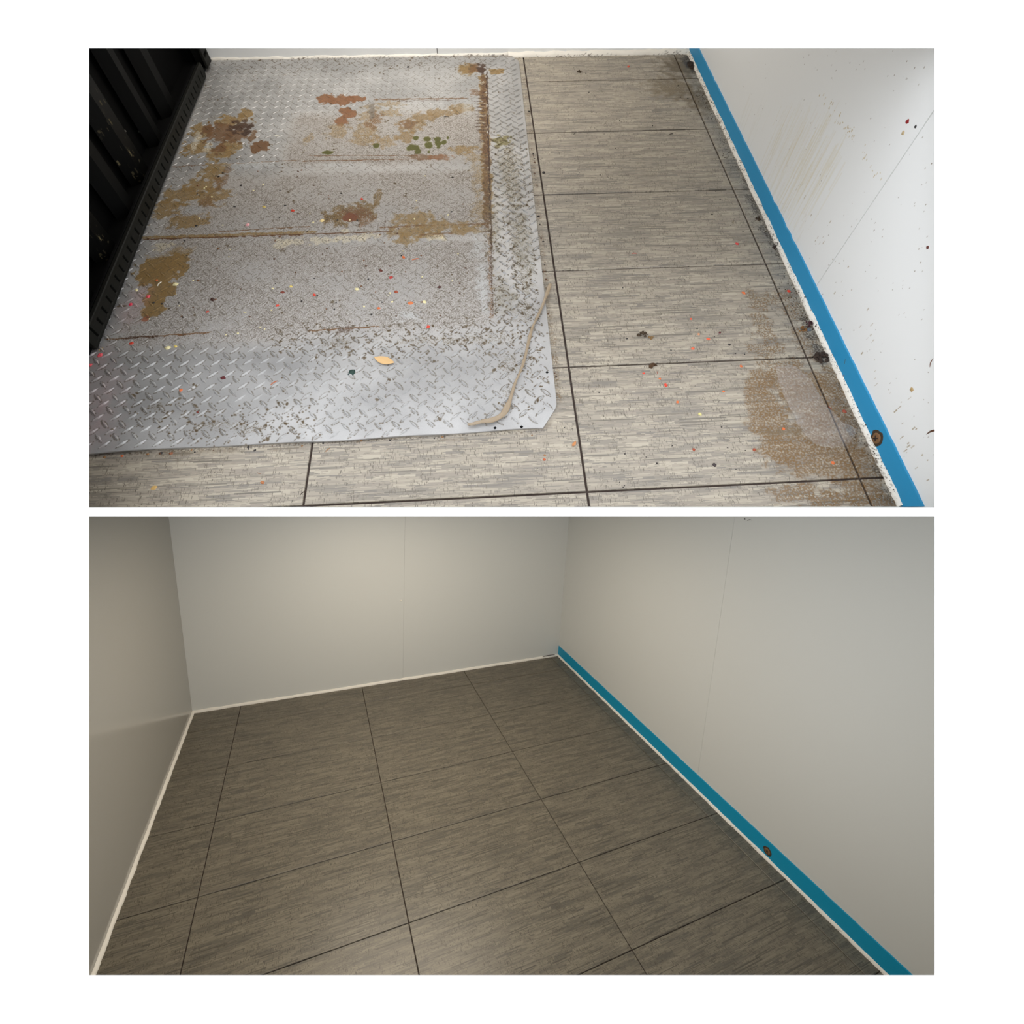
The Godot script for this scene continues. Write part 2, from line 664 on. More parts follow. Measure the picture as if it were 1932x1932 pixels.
const WALL_A := 0.662       # right wall of the upper room
const BACK_A := -1.955
const LEFT_A := -1.36

func upper_room() -> void:
	# floor: a dark bed with the tiles standing just proud of it; it ends at the partition
	var fl := spot(100, 962.0)
	var fr := spot(1830, 962.0)
	var front := func(p: Vector3) -> float:
		return lerpf(fl.z, fr.z, (p.x - fl.x) / (fr.x - fl.x)) - p.z
	var floor_a := thing("floor", "grey linen-print tiled floor under and beside the dirty tread plate", "floor", Transform3D(), "", "structure")
	var st := begin()
	var bed := cut([Vector3(LEFT_A - 0.06, -0.004, BACK_A - 0.06), Vector3(WALL_A + 0.06, -0.004, BACK_A - 0.06), Vector3(WALL_A + 0.06, -0.004, 0.5), Vector3(LEFT_A - 0.06, -0.004, 0.5)], front)
	var low := []
	var mid := Vector3.ZERO
	for p in bed:
		mid += p
		var back: bool = p.z > -1.0
		low.append(p + Vector3(0, -0.02, -0.03 if back else 0.0))
	mid = mid / bed.size() - Vector3(0, 0.01, 0)
	facet(st, bed, mid)
	facet(st, low, mid)
	for k in bed.size():
		var j := (k + 1) % bed.size()
		facet(st, [bed[k], bed[j], low[j], low[k]], mid)
	put("grout_bed", done(st), M.grout, floor_a)
	tiles(floor_a, LEFT_A, WALL_A, BACK_A, ROW_A, M.tile_a, 0.005, front)
	# walls, up to the back of the partition
	var d := PART + 0.012
	var right := thing("wall_right", "white wall panels speckled with dirt to the right of the dirty floor", "wall", Transform3D(), "", "structure")
	var poly := func(za: float, zb: float) -> Array:
		var q := []
		for z in [za, zb]:
			q.append(Vector3(WALL_A, maxf(-0.03, minf(under(WALL_A, z, d), 2.0)), z))
		q.append(Vector3(WALL_A, -0.03, zb))
		q.append(Vector3(WALL_A, -0.03, za))
		return q
	var zf := 0.32
	var above := func(p: Vector3) -> float:      # the wall ends where the bar between the openings stands
		var q := EYE_BASIS.inverse() * (p - EYE)
		return q.y - q.z * -0.003
	for z in [[BACK_A - 0.05, -0.5465], [-0.5435, zf]]:
		var s2 := begin()
		var base: Array = cut(poly.call(z[0], z[1]), above)
		var by := Vector3(0.03, 0, 0)
		prism(s2, base, by)
		var mi := put("wall_panel", wall_uv(base, by, BACK_A, 2.2), M.wall_a, right)
		mi.material_override = wall_marks()
	var sb := begin()
	prism(sb, [Vector3(WALL_A + 0.002, -0.03, -0.56), Vector3(WALL_A + 0.002, under(WALL_A, -0.56, d), -0.56), Vector3(WALL_A + 0.002, under(WALL_A, -0.53, d), -0.53), Vector3(WALL_A + 0.002, -0.03, -0.53)], Vector3(0.02, 0, 0))
	put("panel_joint", done(sb), M.seam, right)
	var back := thing("wall_back", "white back wall panels at the far edge of the dirty floor", "wall", Transform3D(), "", "structure")
	for x in [[LEFT_A - 0.06, -0.3365], [-0.3335, WALL_A + 0.03]]:
		panel(back, [Vector3(x[0], -0.03, BACK_A), Vector3(x[1], -0.03, BACK_A), Vector3(x[1], under(x[1], BACK_A, d), BACK_A), Vector3(x[0], under(x[0], BACK_A, d), BACK_A)], Vector3(0, 0, -0.03), M.wall_a)
	var s3 := begin()
	prism(s3, [Vector3(-0.35, 0, BACK_A - 0.003), Vector3(-0.32, 0, BACK_A - 0.003), Vector3(-0.32, 0.9, BACK_A - 0.003), Vector3(-0.35, 0.9, BACK_A - 0.003)], Vector3(0, 0, -0.02))
	put("panel_joint", done(s3), M.gap, back)
	var s4 := begin()
	prism(s4, [Vector3(LEFT_A, -0.03, BACK_A), Vector3(LEFT_A, under(LEFT_A, BACK_A, d), BACK_A), Vector3(LEFT_A, -0.03, under_z(LEFT_A, d))], Vector3(-0.03, 0, 0))
	var left := put("wall_left", done(s4), M.wall_a)
	tag(left, "white wall hidden behind the black rack", "wall", "", "structure")


# z at which the floor line x meets the partition
func under_z(x: float, depth: float) -> float:
	var d0 := depth_of(Vector3(x, -0.03, 0))
	var d1 := depth_of(Vector3(x, -0.03, 1))
	return (depth - d0) / (d1 - d0)


func wall_uv(base: Array, by: Vector3, z0: float, span: float) -> ArrayMesh:
	var st := begin()
	var mid := Vector3.ZERO
	var top := []
	var uv := []
	for p in base:
		mid += p + by * 0.5
		top.append(p + by)
		uv.append(Vector2((p.z - z0) / span, 1.0 - p.y / 1.1))
	mid /= base.size()
	facet(st, base, mid, uv)
	facet(st, top, mid, uv)
	for k in base.size():
		var j := (k + 1) % base.size()
		facet(st, [base[k], base[j], top[j], top[k]], mid, [uv[k], uv[j], uv[j], uv[k]])
	return done(st)


# splashes and run marks that have dried on the white wall
func wall_marks() -> StandardMaterial3D:
	if M.has("marks"):
		return M.marks
	var r := RandomNumberGenerator.new()
	r.seed = 5
	var w := 2048
	var h := 1024
	var im := Image.create(w, h, false, Image.FORMAT_RGBA8)
	var base := rgb(230, 231, 230)
	im.fill(base)
	var at := func(px: float, py: float) -> Vector2:
		var p := wall_spot(px, py, WALL_A)
		return Vector2((p.z - BACK_A) / 2.2 * w, (1.0 - p.y / 1.1) * h)
	var mark := func(x: float, y: float, sx: float, sy: float, c: Color, a: float) -> void:
		var pic := Image.create(maxi(1, int(sx)), maxi(1, int(sy)), false, Image.FORMAT_RGBA8)
		pic.fill(Color(c.r, c.g, c.b, a))
		im.blend_rect(pic, Rect2i(0, 0, pic.get_width(), pic.get_height()), Vector2i(int(x), int(y)))
	# run marks: long faint plumb streaks under the splash
	for k in 150:
		var t := r.randf()
		var q: Vector2 = at.call(lerpf(1470, 1590, r.randf()) + r.randfn(0, 12), lerpf(190, 330, t))
		mark.call(q.x, q.y, r.randi_range(2, 5), r.randi_range(40, 170), rgb(206, 190, 150), r.randf_range(0.05, 0.16))
	for k in 60:
		var q: Vector2 = at.call(lerpf(1400, 1520, r.randf()), lerpf(170, 460, r.randf()))
		mark.call(q.x, q.y, r.randi_range(2, 3), r.randi_range(30, 120), rgb(196, 186, 162), r.randf_range(0.05, 0.15))
	# the splash itself and the spatter that slants away from it
	for k in 46:
		var t2 := r.randf()
		var q: Vector2 = at.call(lerpf(1552, 1660, t2) + r.randfn(0, 5), lerpf(178, 330, t2) + r.randfn(0, 6))
		mark.call(q.x, q.y, r.randi_range(2, 4), r.randi_range(2, 5), rgb(168, 140, 88), r.randf_range(0.25, 0.7))
	for k in 260:
		var q: Vector2 = at.call(r.randf_range(1400, 1762), r.randf_range(95, 957))
		mark.call(q.x, q.y, r.randi_range(1, 2), r.randi_range(1, 3), rgb(92, 76, 58), r.randf_range(0.2, 0.75))
	for k in 60:
		var y := r.randf_range(300, 957)
		var q: Vector2 = at.call(1372 + (y - 91) * 0.443 + absf(r.randfn(0, 26)), y)
		mark.call(q.x, q.y, r.randi_range(1, 3), r.randi_range(2, 9), rgb(120, 96, 60), r.randf_range(0.2, 0.6))
	var m := mat(Color(1, 1, 1), 0.35)
	m.albedo_texture = ImageTexture.create_from_image(im)
	M.marks = m
	return m


const RIGHT_B := 1.862
const BACK_B := -1.388
const LEFT_B := -0.213
const LEAN_B := -0.0346      # the left wall leans outwards by this much a metre

func ceiling_b(x: float, z: float) -> float:
	var inv := ROOM_B.affine_inverse()
	var a := inv * deep(100, 969, PART + 0.012)
	var b := inv * deep(1830, 969, PART + 0.012)
	var c := inv * deep(966, 925, 3.2)
	var n := (b - a).cross(c - a).normalized()
	return a.y - (n.x * (x - a.x) + n.z * (z - a.z)) / n.y


func lower_room() -> void:
	var inv := ROOM_B.affine_inverse()
	var front := func(p: Vector3) -> float: return depth_of(ROOM_B * p) - PART - 0.02
	var floor_b := thing("floor", "clean dark grey linen-print tiled floor of the empty room", "floor", ROOM_B, "", "structure")
	var st := begin()
	var bed := cut([Vector3(LEFT_B - 0.05, -0.004, BACK_B - 0.05), Vector3(RIGHT_B + 0.05, -0.004, BACK_B - 0.05), Vector3(RIGHT_B + 0.05, -0.004, 1.4), Vector3(LEFT_B - 0.05, -0.004, 1.4)], front)
	prism(st, bed, Vector3(0, -0.04, 0))
	put("grout_bed", done(st), M.grout, floor_b)
	tiles(floor_b, LEFT_B, RIGHT_B, BACK_B, ROW_B, M.tile_b, 0.0028, front)
	# walls
	var ztop := func(x: float) -> float:      # where the floor line x meets the partition
		var d0 := depth_of(ROOM_B * Vector3(x, 0, 0))
		var d1 := depth_of(ROOM_B * Vector3(x, 0, 1))
		return (PART + 0.02 - d0) / (d1 - d0)
	var back := thing("wall_back", "plain beige-white back wall of the empty clean room", "wall", ROOM_B, "", "structure")
	for x in [[LEFT_B - 0.1, 0.8300], [0.8306, RIGHT_B + 0.04]]:
		panel(back, [Vector3(x[0], -0.03, BACK_B), Vector3(x[1], -0.03, BACK_B), Vector3(x[1], ceiling_b(x[1], BACK_B) + 0.01, BACK_B), Vector3(x[0], ceiling_b(x[0], BACK_B) + 0.01, BACK_B)], Vector3(0, 0, -0.03), M.wall_b)
	var s3 := begin()
	prism(s3, [Vector3(0.82, -0.02, BACK_B - 0.001), Vector3(0.84, -0.02, BACK_B - 0.001), Vector3(0.84, 1.0, BACK_B - 0.001), Vector3(0.82, 1.0, BACK_B - 0.001)], Vector3(0, 0, -0.02))
	put("panel_joint", done(s3), M.gap, back)
	var cap := begin()
	bevel_box(cap, Vector3(0.8145, 0.4923, BACK_B + 0.002), Vector3(0.011, 0.011, 0.005), 0.003)
	put("screw_cap", done(cap), mat(rgb(236, 230, 218), 0.4), back)
	var right := thing("wall_right", "smooth grey-white right wall above the blue skirting of the clean room", "wall", ROOM_B, "", "structure")
	var zr: float = ztop.call(RIGHT_B)
	for z in [[BACK_B - 0.03, -0.1335], [-0.1325, zr]]:
		var q := [Vector3(RIGHT_B, -0.03, z[0]), Vector3(RIGHT_B, ceiling_b(RIGHT_B, z[0]) + 0.01, z[0])]
		var tall := ceiling_b(RIGHT_B, z[1])
		q.append(Vector3(RIGHT_B, tall + 0.01, z[1]))
		q.append(Vector3(RIGHT_B, -0.03, z[1]))
		q = cut(q, func(p: Vector3) -> float: return depth_of(ROOM_B * p) - PART - 0.012)
		panel(right, q, Vector3(0.03, 0, 0), M.wall_b)
	var s5 := begin()
	prism(s5, [Vector3(RIGHT_B + 0.001, -0.02, -0.14), Vector3(RIGHT_B + 0.001, 1.0, -0.14), Vector3(RIGHT_B + 0.001, 1.0, -0.12), Vector3(RIGHT_B + 0.001, -0.02, -0.12)], Vector3(0.02, 0, 0))
	put("panel_joint", done(s5), M.wall_b, right)
	var sl := begin()
	var ql := []
	for p in [[-0.03, BACK_B - 0.02], [1.5, BACK_B - 0.02], [1.5, 0.6], [-0.03, 0.6]]:
		ql.append(Vector3(LEFT_B + LEAN_B * p[0], p[0], p[1]))
	ql = cut(ql, func(p: Vector3) -> float: return depth_of(ROOM_B * p) - PART - 0.012)
	ql = cut(ql, func(p: Vector3) -> float: return ceiling_b(p.x, p.z) + 0.01 - p.y)
	prism(sl, ql, Vector3(-0.03, 0, 0))
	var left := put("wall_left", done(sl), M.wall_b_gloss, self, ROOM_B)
	tag(left, "glossy grey left wall of the clean room mirroring the floor edge", "wall", "", "structure")
	# ceiling: a wedge between the two rooms
	var sc := begin()
	var a := [deep(60, 969, PART + 0.01), deep(1870, 969, PART + 0.01)]
	var lowb := []
	for x in [1870.0, 60.0]:
		lowb.append(deep(x, 925.0, 3.4))
	var hi := [deep(60, 967, PART + 0.01), deep(1870, 967, PART + 0.01), deep(1870, 905, 3.4), deep(60, 905, 3.4)]
	var lo := [a[0], a[1], lowb[0], lowb[1]]
	var mid := Vector3.ZERO
	for p in hi + lo:
		mid += p / 8.0
	facet(sc, hi, mid)
	facet(sc, lo, mid)
	for k in 4:
		facet(sc, [lo[k], lo[(k + 1) % 4], hi[(k + 1) % 4], hi[k]], mid)
	var ce := put("ceiling", done(sc), M.wall_b)
	tag(ce, "pale ceiling boards between the two rooms", "ceiling", "", "structure")


# ------------------------------------------------------------------ the tread plate

const PLATE_FROM := Vector2(-1.34, -1.96)
const PLATE_SIZE := Vector2(1.36, 1.84)

func plate_right(z: float) -> float:
	var x := lerpf(-0.021, -0.042, clampf((z + 1.927) / 1.693, 0.0, 1.0))
	if z > -0.234:
		x = lerpf(-0.042, -0.083, clampf((z + 0.232) / 0.0655, 0.0, 1.0))
	if z < -1.9:
		x -= (-1.9 - z) * 0.6
	return x


func plate_front(x: float) -> float:
	return -0.1665 + 0.013 * (-0.083 - x) + 0.0018 * sin(x * 9.0) + 0.0012 * sin(x * 23.0 + 1.0)


# height of the sheet: it rests on cross bars and has sagged a little between them; the rims are bent here and there
func plate_y(x: float, z: float) -> float:
	var y := 0.0052
	for b in [-1.53, -1.21, -0.845, -0.475]:
		var d: float = absf(z - b - 0.015 * (x + 0.6))
		if x < -0.17:
			y -= 0.0016 * exp(-d * d / 0.00012)
			y += 0.0006 * exp(-pow(d - 0.03, 2.0) / 0.0006)
	var dx := absf(x + 0.168)
	if z < -0.55:
		y -= 0.0022 * exp(-dx * dx / 0.00015)
	var edge := plate_front(x) - z
	if edge < 0.05:
		y += 0.0016 * sin(x * 17.0) * sin(x * 5.3 + 0.6) * (1.0 - edge / 0.05)
	y += 0.0016 * exp(-(pow(x + 1.02, 2.0) / 0.0016 + pow(z + 0.17, 2.0) / 0.0012))
	y += 0.0014 * exp(-(pow(x + 0.63, 2.0) / 0.001 + pow(z + 0.17, 2.0) / 0.0012))
	# the chamfered corner is bent down
	y -= maxf(0.0, 0.014 - absf(plate_right(z) - x)) * 0.12 if z > -0.26 else 0.0
	return maxf(y, 0.0008)


func plate_uv(x: float, z: float) -> Vector2:
	return Vector2((x - PLATE_FROM.x) / PLATE_SIZE.x, (z - PLATE_FROM.y) / PLATE_SIZE.y)


# how thickly the dry dirt lies, 0 to 1
func grime(x: float, z: float) -> float:
	var g := 0.0
	for r in [[-0.64, -1.02, 0.43, 0.13], [-0.61, -0.665, 0.39, 0.14], [-0.5, -1.38, 0.3, 0.12], [-0.9, -0.8, 0.2, 0.3]]:
		var u: float = maxf(0.0, absf(x - r[0]) - r[2]) / 0.04
		var v: float = maxf(0.0, absf(z - r[1]) - r[3]) / 0.05
		g = maxf(g, exp(-(u * u + v * v)))
	return g


func plate_texture() -> ImageTexture:
	var c := canvas(PLATE_FROM, PLATE_SIZE, 0.00135, 3, 71)
	c.dull.resize(c.w * c.h)
	var cloud := noise_bytes(c.w, c.h, 0.006, 90, FastNoiseLite.TYPE_SIMPLEX_SMOOTH, 4)
	var grain := noise_bytes(c.w, c.h, 0.33, 91, FastNoiseLite.TYPE_SIMPLEX_SMOOTH, 2)
	var coarse := noise_bytes(c.w, c.h, 0.19, 92, FastNoiseLite.TYPE_CELLULAR, 1)
	var i := 0
	for y in c.h:
		var z := c.from.y + y * c.cell
		for x in c.w:
			var wx := c.from.x + x * c.cell
			var cl := cloud[i] / 255.0
			var t := 0.84 + 0.2 * cl + (grain[i] - 128) / 255.0 * 0.05
			var r := 177.0 * t
			var g := 175.0 * t
			var b := 173.0 * t
			if (x & 7) == 0:
				last_q = grime(wx, z)
			if last_q > 0.03:
				var k := minf(1.0, last_q * (0.7 + 0.6 * cl))
				# dusty film, then dark grains and pale grains of about a millimetre
				r = lerpf(r, 164.0, k * 0.6)
				g = lerpf(g, 157.0, k * 0.6)
				b = lerpf(b, 150.0, k * 0.6)
				dice = (dice * 1103515245 + 12345) & 0x7fffffff
				var luck := (dice >> 8 & 1023) / 1023.0
				var s := grain[i] / 255.0 * 0.45 + luck * 0.55
				if s < 0.12 + 0.27 * k * (0.4 + cl):
					var a := k * (0.5 + 0.45 * luck)
					r = lerpf(r, 82.0, a)
					g = lerpf(g, 70.0, a)
					b = lerpf(b, 58.0, a)
				elif s > 0.74:
					r = lerpf(r, 204.0, k * 0.55)
					g = lerpf(g, 199.0, k * 0.55)
					b = lerpf(b, 188.0, k * 0.55)
				if coarse[i] > 214:
					r = lerpf(r, 70.0, k * 0.6)
					g = lerpf(g, 56.0, k * 0.6)
					b = lerpf(b, 42.0, k * 0.6)
			var j := i * 3
			c.dull[i] = int(minf(1.0, last_q * 1.1) * 235.0)
			c.data[j] = int(minf(255.0, r))
			c.data[j + 1] = int(minf(255.0, g))
			c.data[j + 2] = int(minf(255.0, b))
			i += 1
	plate_stains_and_reflection(c)
	stud_reflections_and_dirt(c)
	# red: metal, green: roughness
	var two := PackedByteArray()
	two.resize(c.w * c.h * 3)
	for k in c.w * c.h:
		var d := c.dull[k] / 255.0
		two[k * 3] = int(62.0 * (1.0 - d))
		two[k * 3 + 1] = int(92.0 + 110.0 * d)
	M.plate_finish = ImageTexture.create_from_image(Image.create_from_data(c.w, c.h, false, Image.FORMAT_RGB8, two))
	return c.texture()

var last_q := 0.0
var dice := 7

func plate_stains_and_reflection(c: Canvas) -> void:
	var ochre := rgb(146, 116, 68)
	var brown := rgb(116, 80, 48)
	var dark := rgb(66, 42, 28)
	var orange := rgb(136, 90, 56)
	var pale := rgb(212, 206, 190)
	# beneath the rack, upper left
	patch(c, 434, 236, 52, 16, pale, 0.5, 1.2, 0.45, 0.5)
	for p in [[385, 250, 24, 14], [372, 282, 26, 16], [414, 292, 26, 14], [440, 232, 36, 12], [466, 218, 12, 10], [436, 280, 24, 14]]:
		patch(c, p[0], p[1], p[2], p[3], ochre, 0.85, 1.2, 0.2, 0.2)
	patch(c, 372, 270, 8, 22, pale, 0.8, 1.3, 0.4, 0.3)
	patch(c, 395, 280, 8, 12, pale, 0.8, 1.3, 0.4, 0.3)
	for p in [[420, 252, 30, 20], [450, 256, 24, 18], [394, 246, 14, 10], [415, 285, 12, 10]]:
		patch(c, p[0], p[1], p[2], p[3], brown, 0.8, 1.0, 0.15, 0.2)
	patch(c, 456, 243, 20, 15, dark, 0.85, 1.1, 0.3, 0.25)
	patch(c, 468, 250, 8, 10, dark, 0.8, 1.1, 0.2, 0.25)
	patch(c, 491, 281, 20, 11, brown, 0.95, 0.9, 0.0, 0.1)
	patch(c, 478, 262, 8, 10, brown, 0.8, 0.9, 0.2, 0.2)
	# orange patch at the top and its tail
	for p in [[618, 190, 18, 10], [645, 193, 26, 10], [672, 190, 20, 6], [652, 212, 13, 6], [660, 218, 12, 8], [645, 231, 13, 9]]:
		patch(c, p[0], p[1], p[2], p[3], orange, 0.92, 0.7, 0.0, 0.08)
	for p in [[640, 250, 22, 16], [700, 222, 22, 26], [690, 250, 26, 14], [735, 200, 30, 6], [740, 215, 20, 9], [690, 268, 36, 10], [582, 265, 9, 12], [725, 270, 30, 12]]:
		patch(c, p[0], p[1], p[2], p[3], ochre, 0.6, 1.2, 0.4, 0.4)
	patch(c, 706, 228, 14, 16, brown, 0.7, 1.3, 0.4, 0.2)
	patch(c, 702, 212, 6, 16, rgb(130, 122, 112), 0.8, 1.0, 0.0, 0.2)
	for p in [[775, 240, 26, 14], [765, 262, 20, 12], [800, 225, 30, 10], [832, 216, 36, 8], [870, 208, 26, 10]]:
		patch(c, p[0], p[1], p[2], p[3], rgb(140, 110, 64), 0.7, 1.0, 0.3, 0.35)
	patch(c, 771, 238, 18, 9, brown, 0.6, 0.9, 0.2, 0.3)
	# moss-green spots
	for p in [[785, 264, 6, 5], [806, 266, 8, 5], [809, 277, 8, 6], [826, 266, 8, 5], [826, 274, 7, 6], [837, 272, 6, 5], [778, 282, 14, 6], [789, 289, 7, 5], [711, 278, 7, 5], [619, 291, 11, 4], [827, 281, 4, 3], [845, 263, 3, 3], [809, 290, 3, 3]]:
		patch(c, p[0], p[1], p[2], p[3], rgb(82, 82, 14), 0.95, 0.5, 0.0, 0.25)
	# rust round the upper end of the long seam
	patch(c, 884, 134, 24, 12, ochre, 0.9, 0.6, 0.0, 0.35)
	patch(c, 898, 133, 16, 11, brown, 0.7, 0.7, 0.0, 0.5)
	patch(c, 908, 133, 9, 12, dark, 0.9, 0.9, 0.2, 0.3)
	patch(c, 936, 138, 16, 6, ochre, 0.85, 0.6, 0.0, 0.2)
	patch(c, 947, 270, 15, 13, rgb(132, 122, 70), 0.8, 1.2, 0.15, 0.3)
	# the long seam itself: a brown band, a dark line at its right, light and dark rungs across it
	stroke(c, 911, 150, 920, 400, 18, ochre, 0.8, 0.2)
	stroke(c, 912, 150, 919, 430, 12, rgb(98, 66, 38), 0.85, 0.35)
	stroke(c, 918, 140, 927, 470, 3.2, dark, 0.95, 0.15)
	stroke(c, 922, 400, 927, 600, 8, brown, 0.6, 0.5)
	stroke(c, 925, 430, 929, 596, 3, dark, 0.8, 0.45)
	var rr := RandomNumberGenerator.new()
	rr.seed = 19
	for k in 58:
		var y := rr.randf_range(150, 440)
		var x := 911.0 + (y - 140.0) * 0.032 + rr.randf_range(-7, 4)
		patch(c, x, y, rr.randf_range(3, 10), rr.randf_range(1.0, 3.2), [dark, brown, pale, ochre, dark][rr.randi() % 5], rr.randf_range(0.4, 0.8), 1.3, 0.4, 0.5)
	for k in 30:
		var y := rr.randf_range(400, 600)
		patch(c, 924.0 + (y - 430.0) * 0.02 + rr.randfn(0, 4), y, rr.randf_range(2, 5), rr.randf_range(1.5, 4), [brown, dark, ochre][rr.randi() % 3], 0.7, 1.3, 0.45, 0.4)
	for y in range(176, 250, 6):
		patch(c, 907.0, y, 12.0, 1.4, dark, 0.7, 0.9, 0.35, 0.4)
	patch(c, 898, 178, 12, 9, brown, 0.7, 1.0, 0.4, 0.3)
	for p in [[905, 330, 20, 40], [905, 400, 18, 30], [895, 300, 26, 10]]:
		patch(c, p[0], p[1], p[2], p[3], ochre, 0.55, 1.1, 0.45, 0.5)
	# the four cross seams
	stroke(c, 708, 191, 880, 189, 6, brown, 0.7, 0.35)
	stroke(c, 745, 194, 852, 193, 3, dark, 0.7, 0.4)
	stroke(c, 585, 297, 800, 296, 2.6, brown, 0.9, 0.3)
	stroke(c, 330, 318, 560, 306, 3, brown, 0.7, 0.35)
	stroke(c, 575, 307, 830, 303, 3, brown, 0.95, 0.2)
	patch(c, 800, 300, 34, 6, brown, 0.7, 1.0, 0.3, 0.4)
	patch(c, 830, 300, 26, 6, orange, 0.8, 1.0, 0.2, 0.4)
	patch(c, 875, 285, 30, 8, ochre, 0.8, 1.1, 0.3, 0.4)
	stroke(c, 276, 452, 590, 441, 11, ochre, 0.75, 0.3)
	stroke(c, 274, 455, 740, 440, 3.4, rgb(100, 62, 32), 0.95, 0.12)
	stroke(c, 415, 440, 585, 430, 3, brown, 0.8, 0.3)
	stroke(c, 720, 432, 920, 425, 5, brown, 0.7, 0.35)
	stroke(c, 205, 643, 400, 630, 3, brown, 0.9, 0.3)
	stroke(c, 240, 640, 300, 637, 6, dark, 0.7, 0.4)
	stroke(c, 330, 634, 395, 631, 5, brown, 0.8, 0.35)
	stroke(c, 585, 627, 714, 619, 4, brown, 0.85, 0.3)
	patch(c, 650, 624, 20, 8, dark, 0.6, 1.2, 0.45, 0.4)
	# left middle
	for p in [[345, 372, 40, 16], [380, 355, 34, 16], [320, 395, 30, 18], [405, 330, 26, 16], [400, 375, 34, 18], [360, 420, 40, 14], [410, 318, 20, 10]]:
		patch(c, p[0], p[1], p[2], p[3], ochre, 0.8, 1.2, 0.25, 0.25)
	for p in [[420, 345, 16, 16], [392, 385, 18, 10], [430, 325, 8, 10]]:
		patch(c, p[0], p[1], p[2], p[3], brown, 0.55, 1.2, 0.4, 0.3)
	patch(c, 366, 400, 22, 9, rgb(176, 174, 172), 0.9, 1.0, 0.1, 0.3)
	# the large ochre tongue
	for p in [[305, 512, 46, 24], [330, 500, 30, 18], [288, 525, 30, 16], [300, 555, 22, 22], [292, 584, 22, 16], [280, 596, 12, 8], [322, 550, 14, 14]]:
		patch(c, p[0], p[1], p[2], p[3], ochre, 0.92, 0.8, 0.1, 0.08)
	for p in [[340, 480, 24, 16], [310, 490, 30, 10]]:
		patch(c, p[0], p[1], p[2], p[3], ochre, 0.6, 1.2, 0.35, 0.4)
	patch(c, 278, 604, 9, 5, rgb(160, 92, 62), 0.8, 0.8, 0.0, 0.3)
	# middle: the ringed brown stain and the long ochre one
	for p in [[660, 405, 46, 18], [640, 415, 30, 16], [690, 402, 22, 20], [713, 378, 9, 18]]:
		patch(c, p[0], p[1], p[2], p[3], rgb(118, 90, 46), 0.75, 1.1, 0.36, 0.3)
	patch(c, 672, 406, 30, 14, brown, 0.7, 1.1, 0.3, 0.3)
	patch(c, 660, 413, 17, 9, rgb(124, 72, 44), 0.95, 0.5, 0.0, 0.2)
	patch(c, 690, 418, 16, 12, brown, 0.6, 1.2, 0.4, 0.3)
	for p in [[782, 416, 44, 16], [775, 440, 44, 16], [830, 430, 56, 12], [880, 436, 34, 10], [765, 455, 24, 12], [815, 446, 30, 8]]:
		patch(c, p[0], p[1], p[2], p[3], ochre, 0.75, 1.0, 0.25, 0.35)
	stroke(c, 735, 432, 800, 428, 4, brown, 0.6, 0.3)
	stroke(c, 795, 446, 850, 443, 5, brown, 0.6, 0.3)
	# white residue below the third seam
	for p in [[530, 462, 22, 8], [560, 458, 26, 7], [610, 457, 34, 7], [660, 453, 40, 6], [700, 448, 26, 6], [820, 452, 22, 5], [655, 439, 10, 4], [310, 468, 20, 8]]:
		patch(c, p[0], p[1], p[2], p[3], rgb(218, 206, 178), 0.75, 1.2, 0.4, 0.3)
	# rubbed bright places
	for p in [[770, 600, 40, 12], [900, 470, 14, 40], [910, 540, 14, 60], [880, 205, 10, 20], [480, 315, 80, 8], [640, 315, 80, 7]]:
		patch(c, p[0], p[1], p[2], p[3], rgb(206, 208, 208), 0.55, 1.0, 0.3, 0.8)
	# dirt caught among the studs at the right and bottom
	for p in [[965, 340, 22, 60], [975, 430, 22, 60], [985, 520, 20, 50], [990, 590, 22, 26], [960, 300, 14, 30], [940, 640, 40, 12], [880, 645, 60, 10], [800, 646, 60, 10], [640, 650, 40, 12], [960, 690, 20, 20], [960, 745, 16, 10], [300, 770, 20, 8], [420, 805, 40, 10], [470, 812, 30, 8], [575, 806, 10, 6]]:
		patch(c, p[0], p[1], p[2], p[3], rgb(96, 82, 58), 0.5, 1.2, 0.6, 0.5)
	for p in [[930, 420, 20, 80], [950, 560, 30, 40], [960, 330, 30, 90], [985, 460, 24, 90]]:
		patch(c, p[0], p[1], p[2], p[3], rgb(132, 122, 94), 0.45, 1.0, 0.42, 0.8)
	for y in range(0, 24):
		patch(c, 640 + y * 14, 108, 10, 3, rgb(118, 100, 76), 0.5, 1.2, 0.5, 0.5)
	# pink reflected light painted into the colour at the lower left
	for p in [[180, 810, 70, 60], [200, 740, 60, 60], [190, 680, 40, 34], [250, 590, 40, 40], [270, 560, 30, 26]]:
		patch(c, p[0], p[1], p[2], p[3], rgb(226, 168, 170), 0.22, 0.6, 0.0, 1.0)


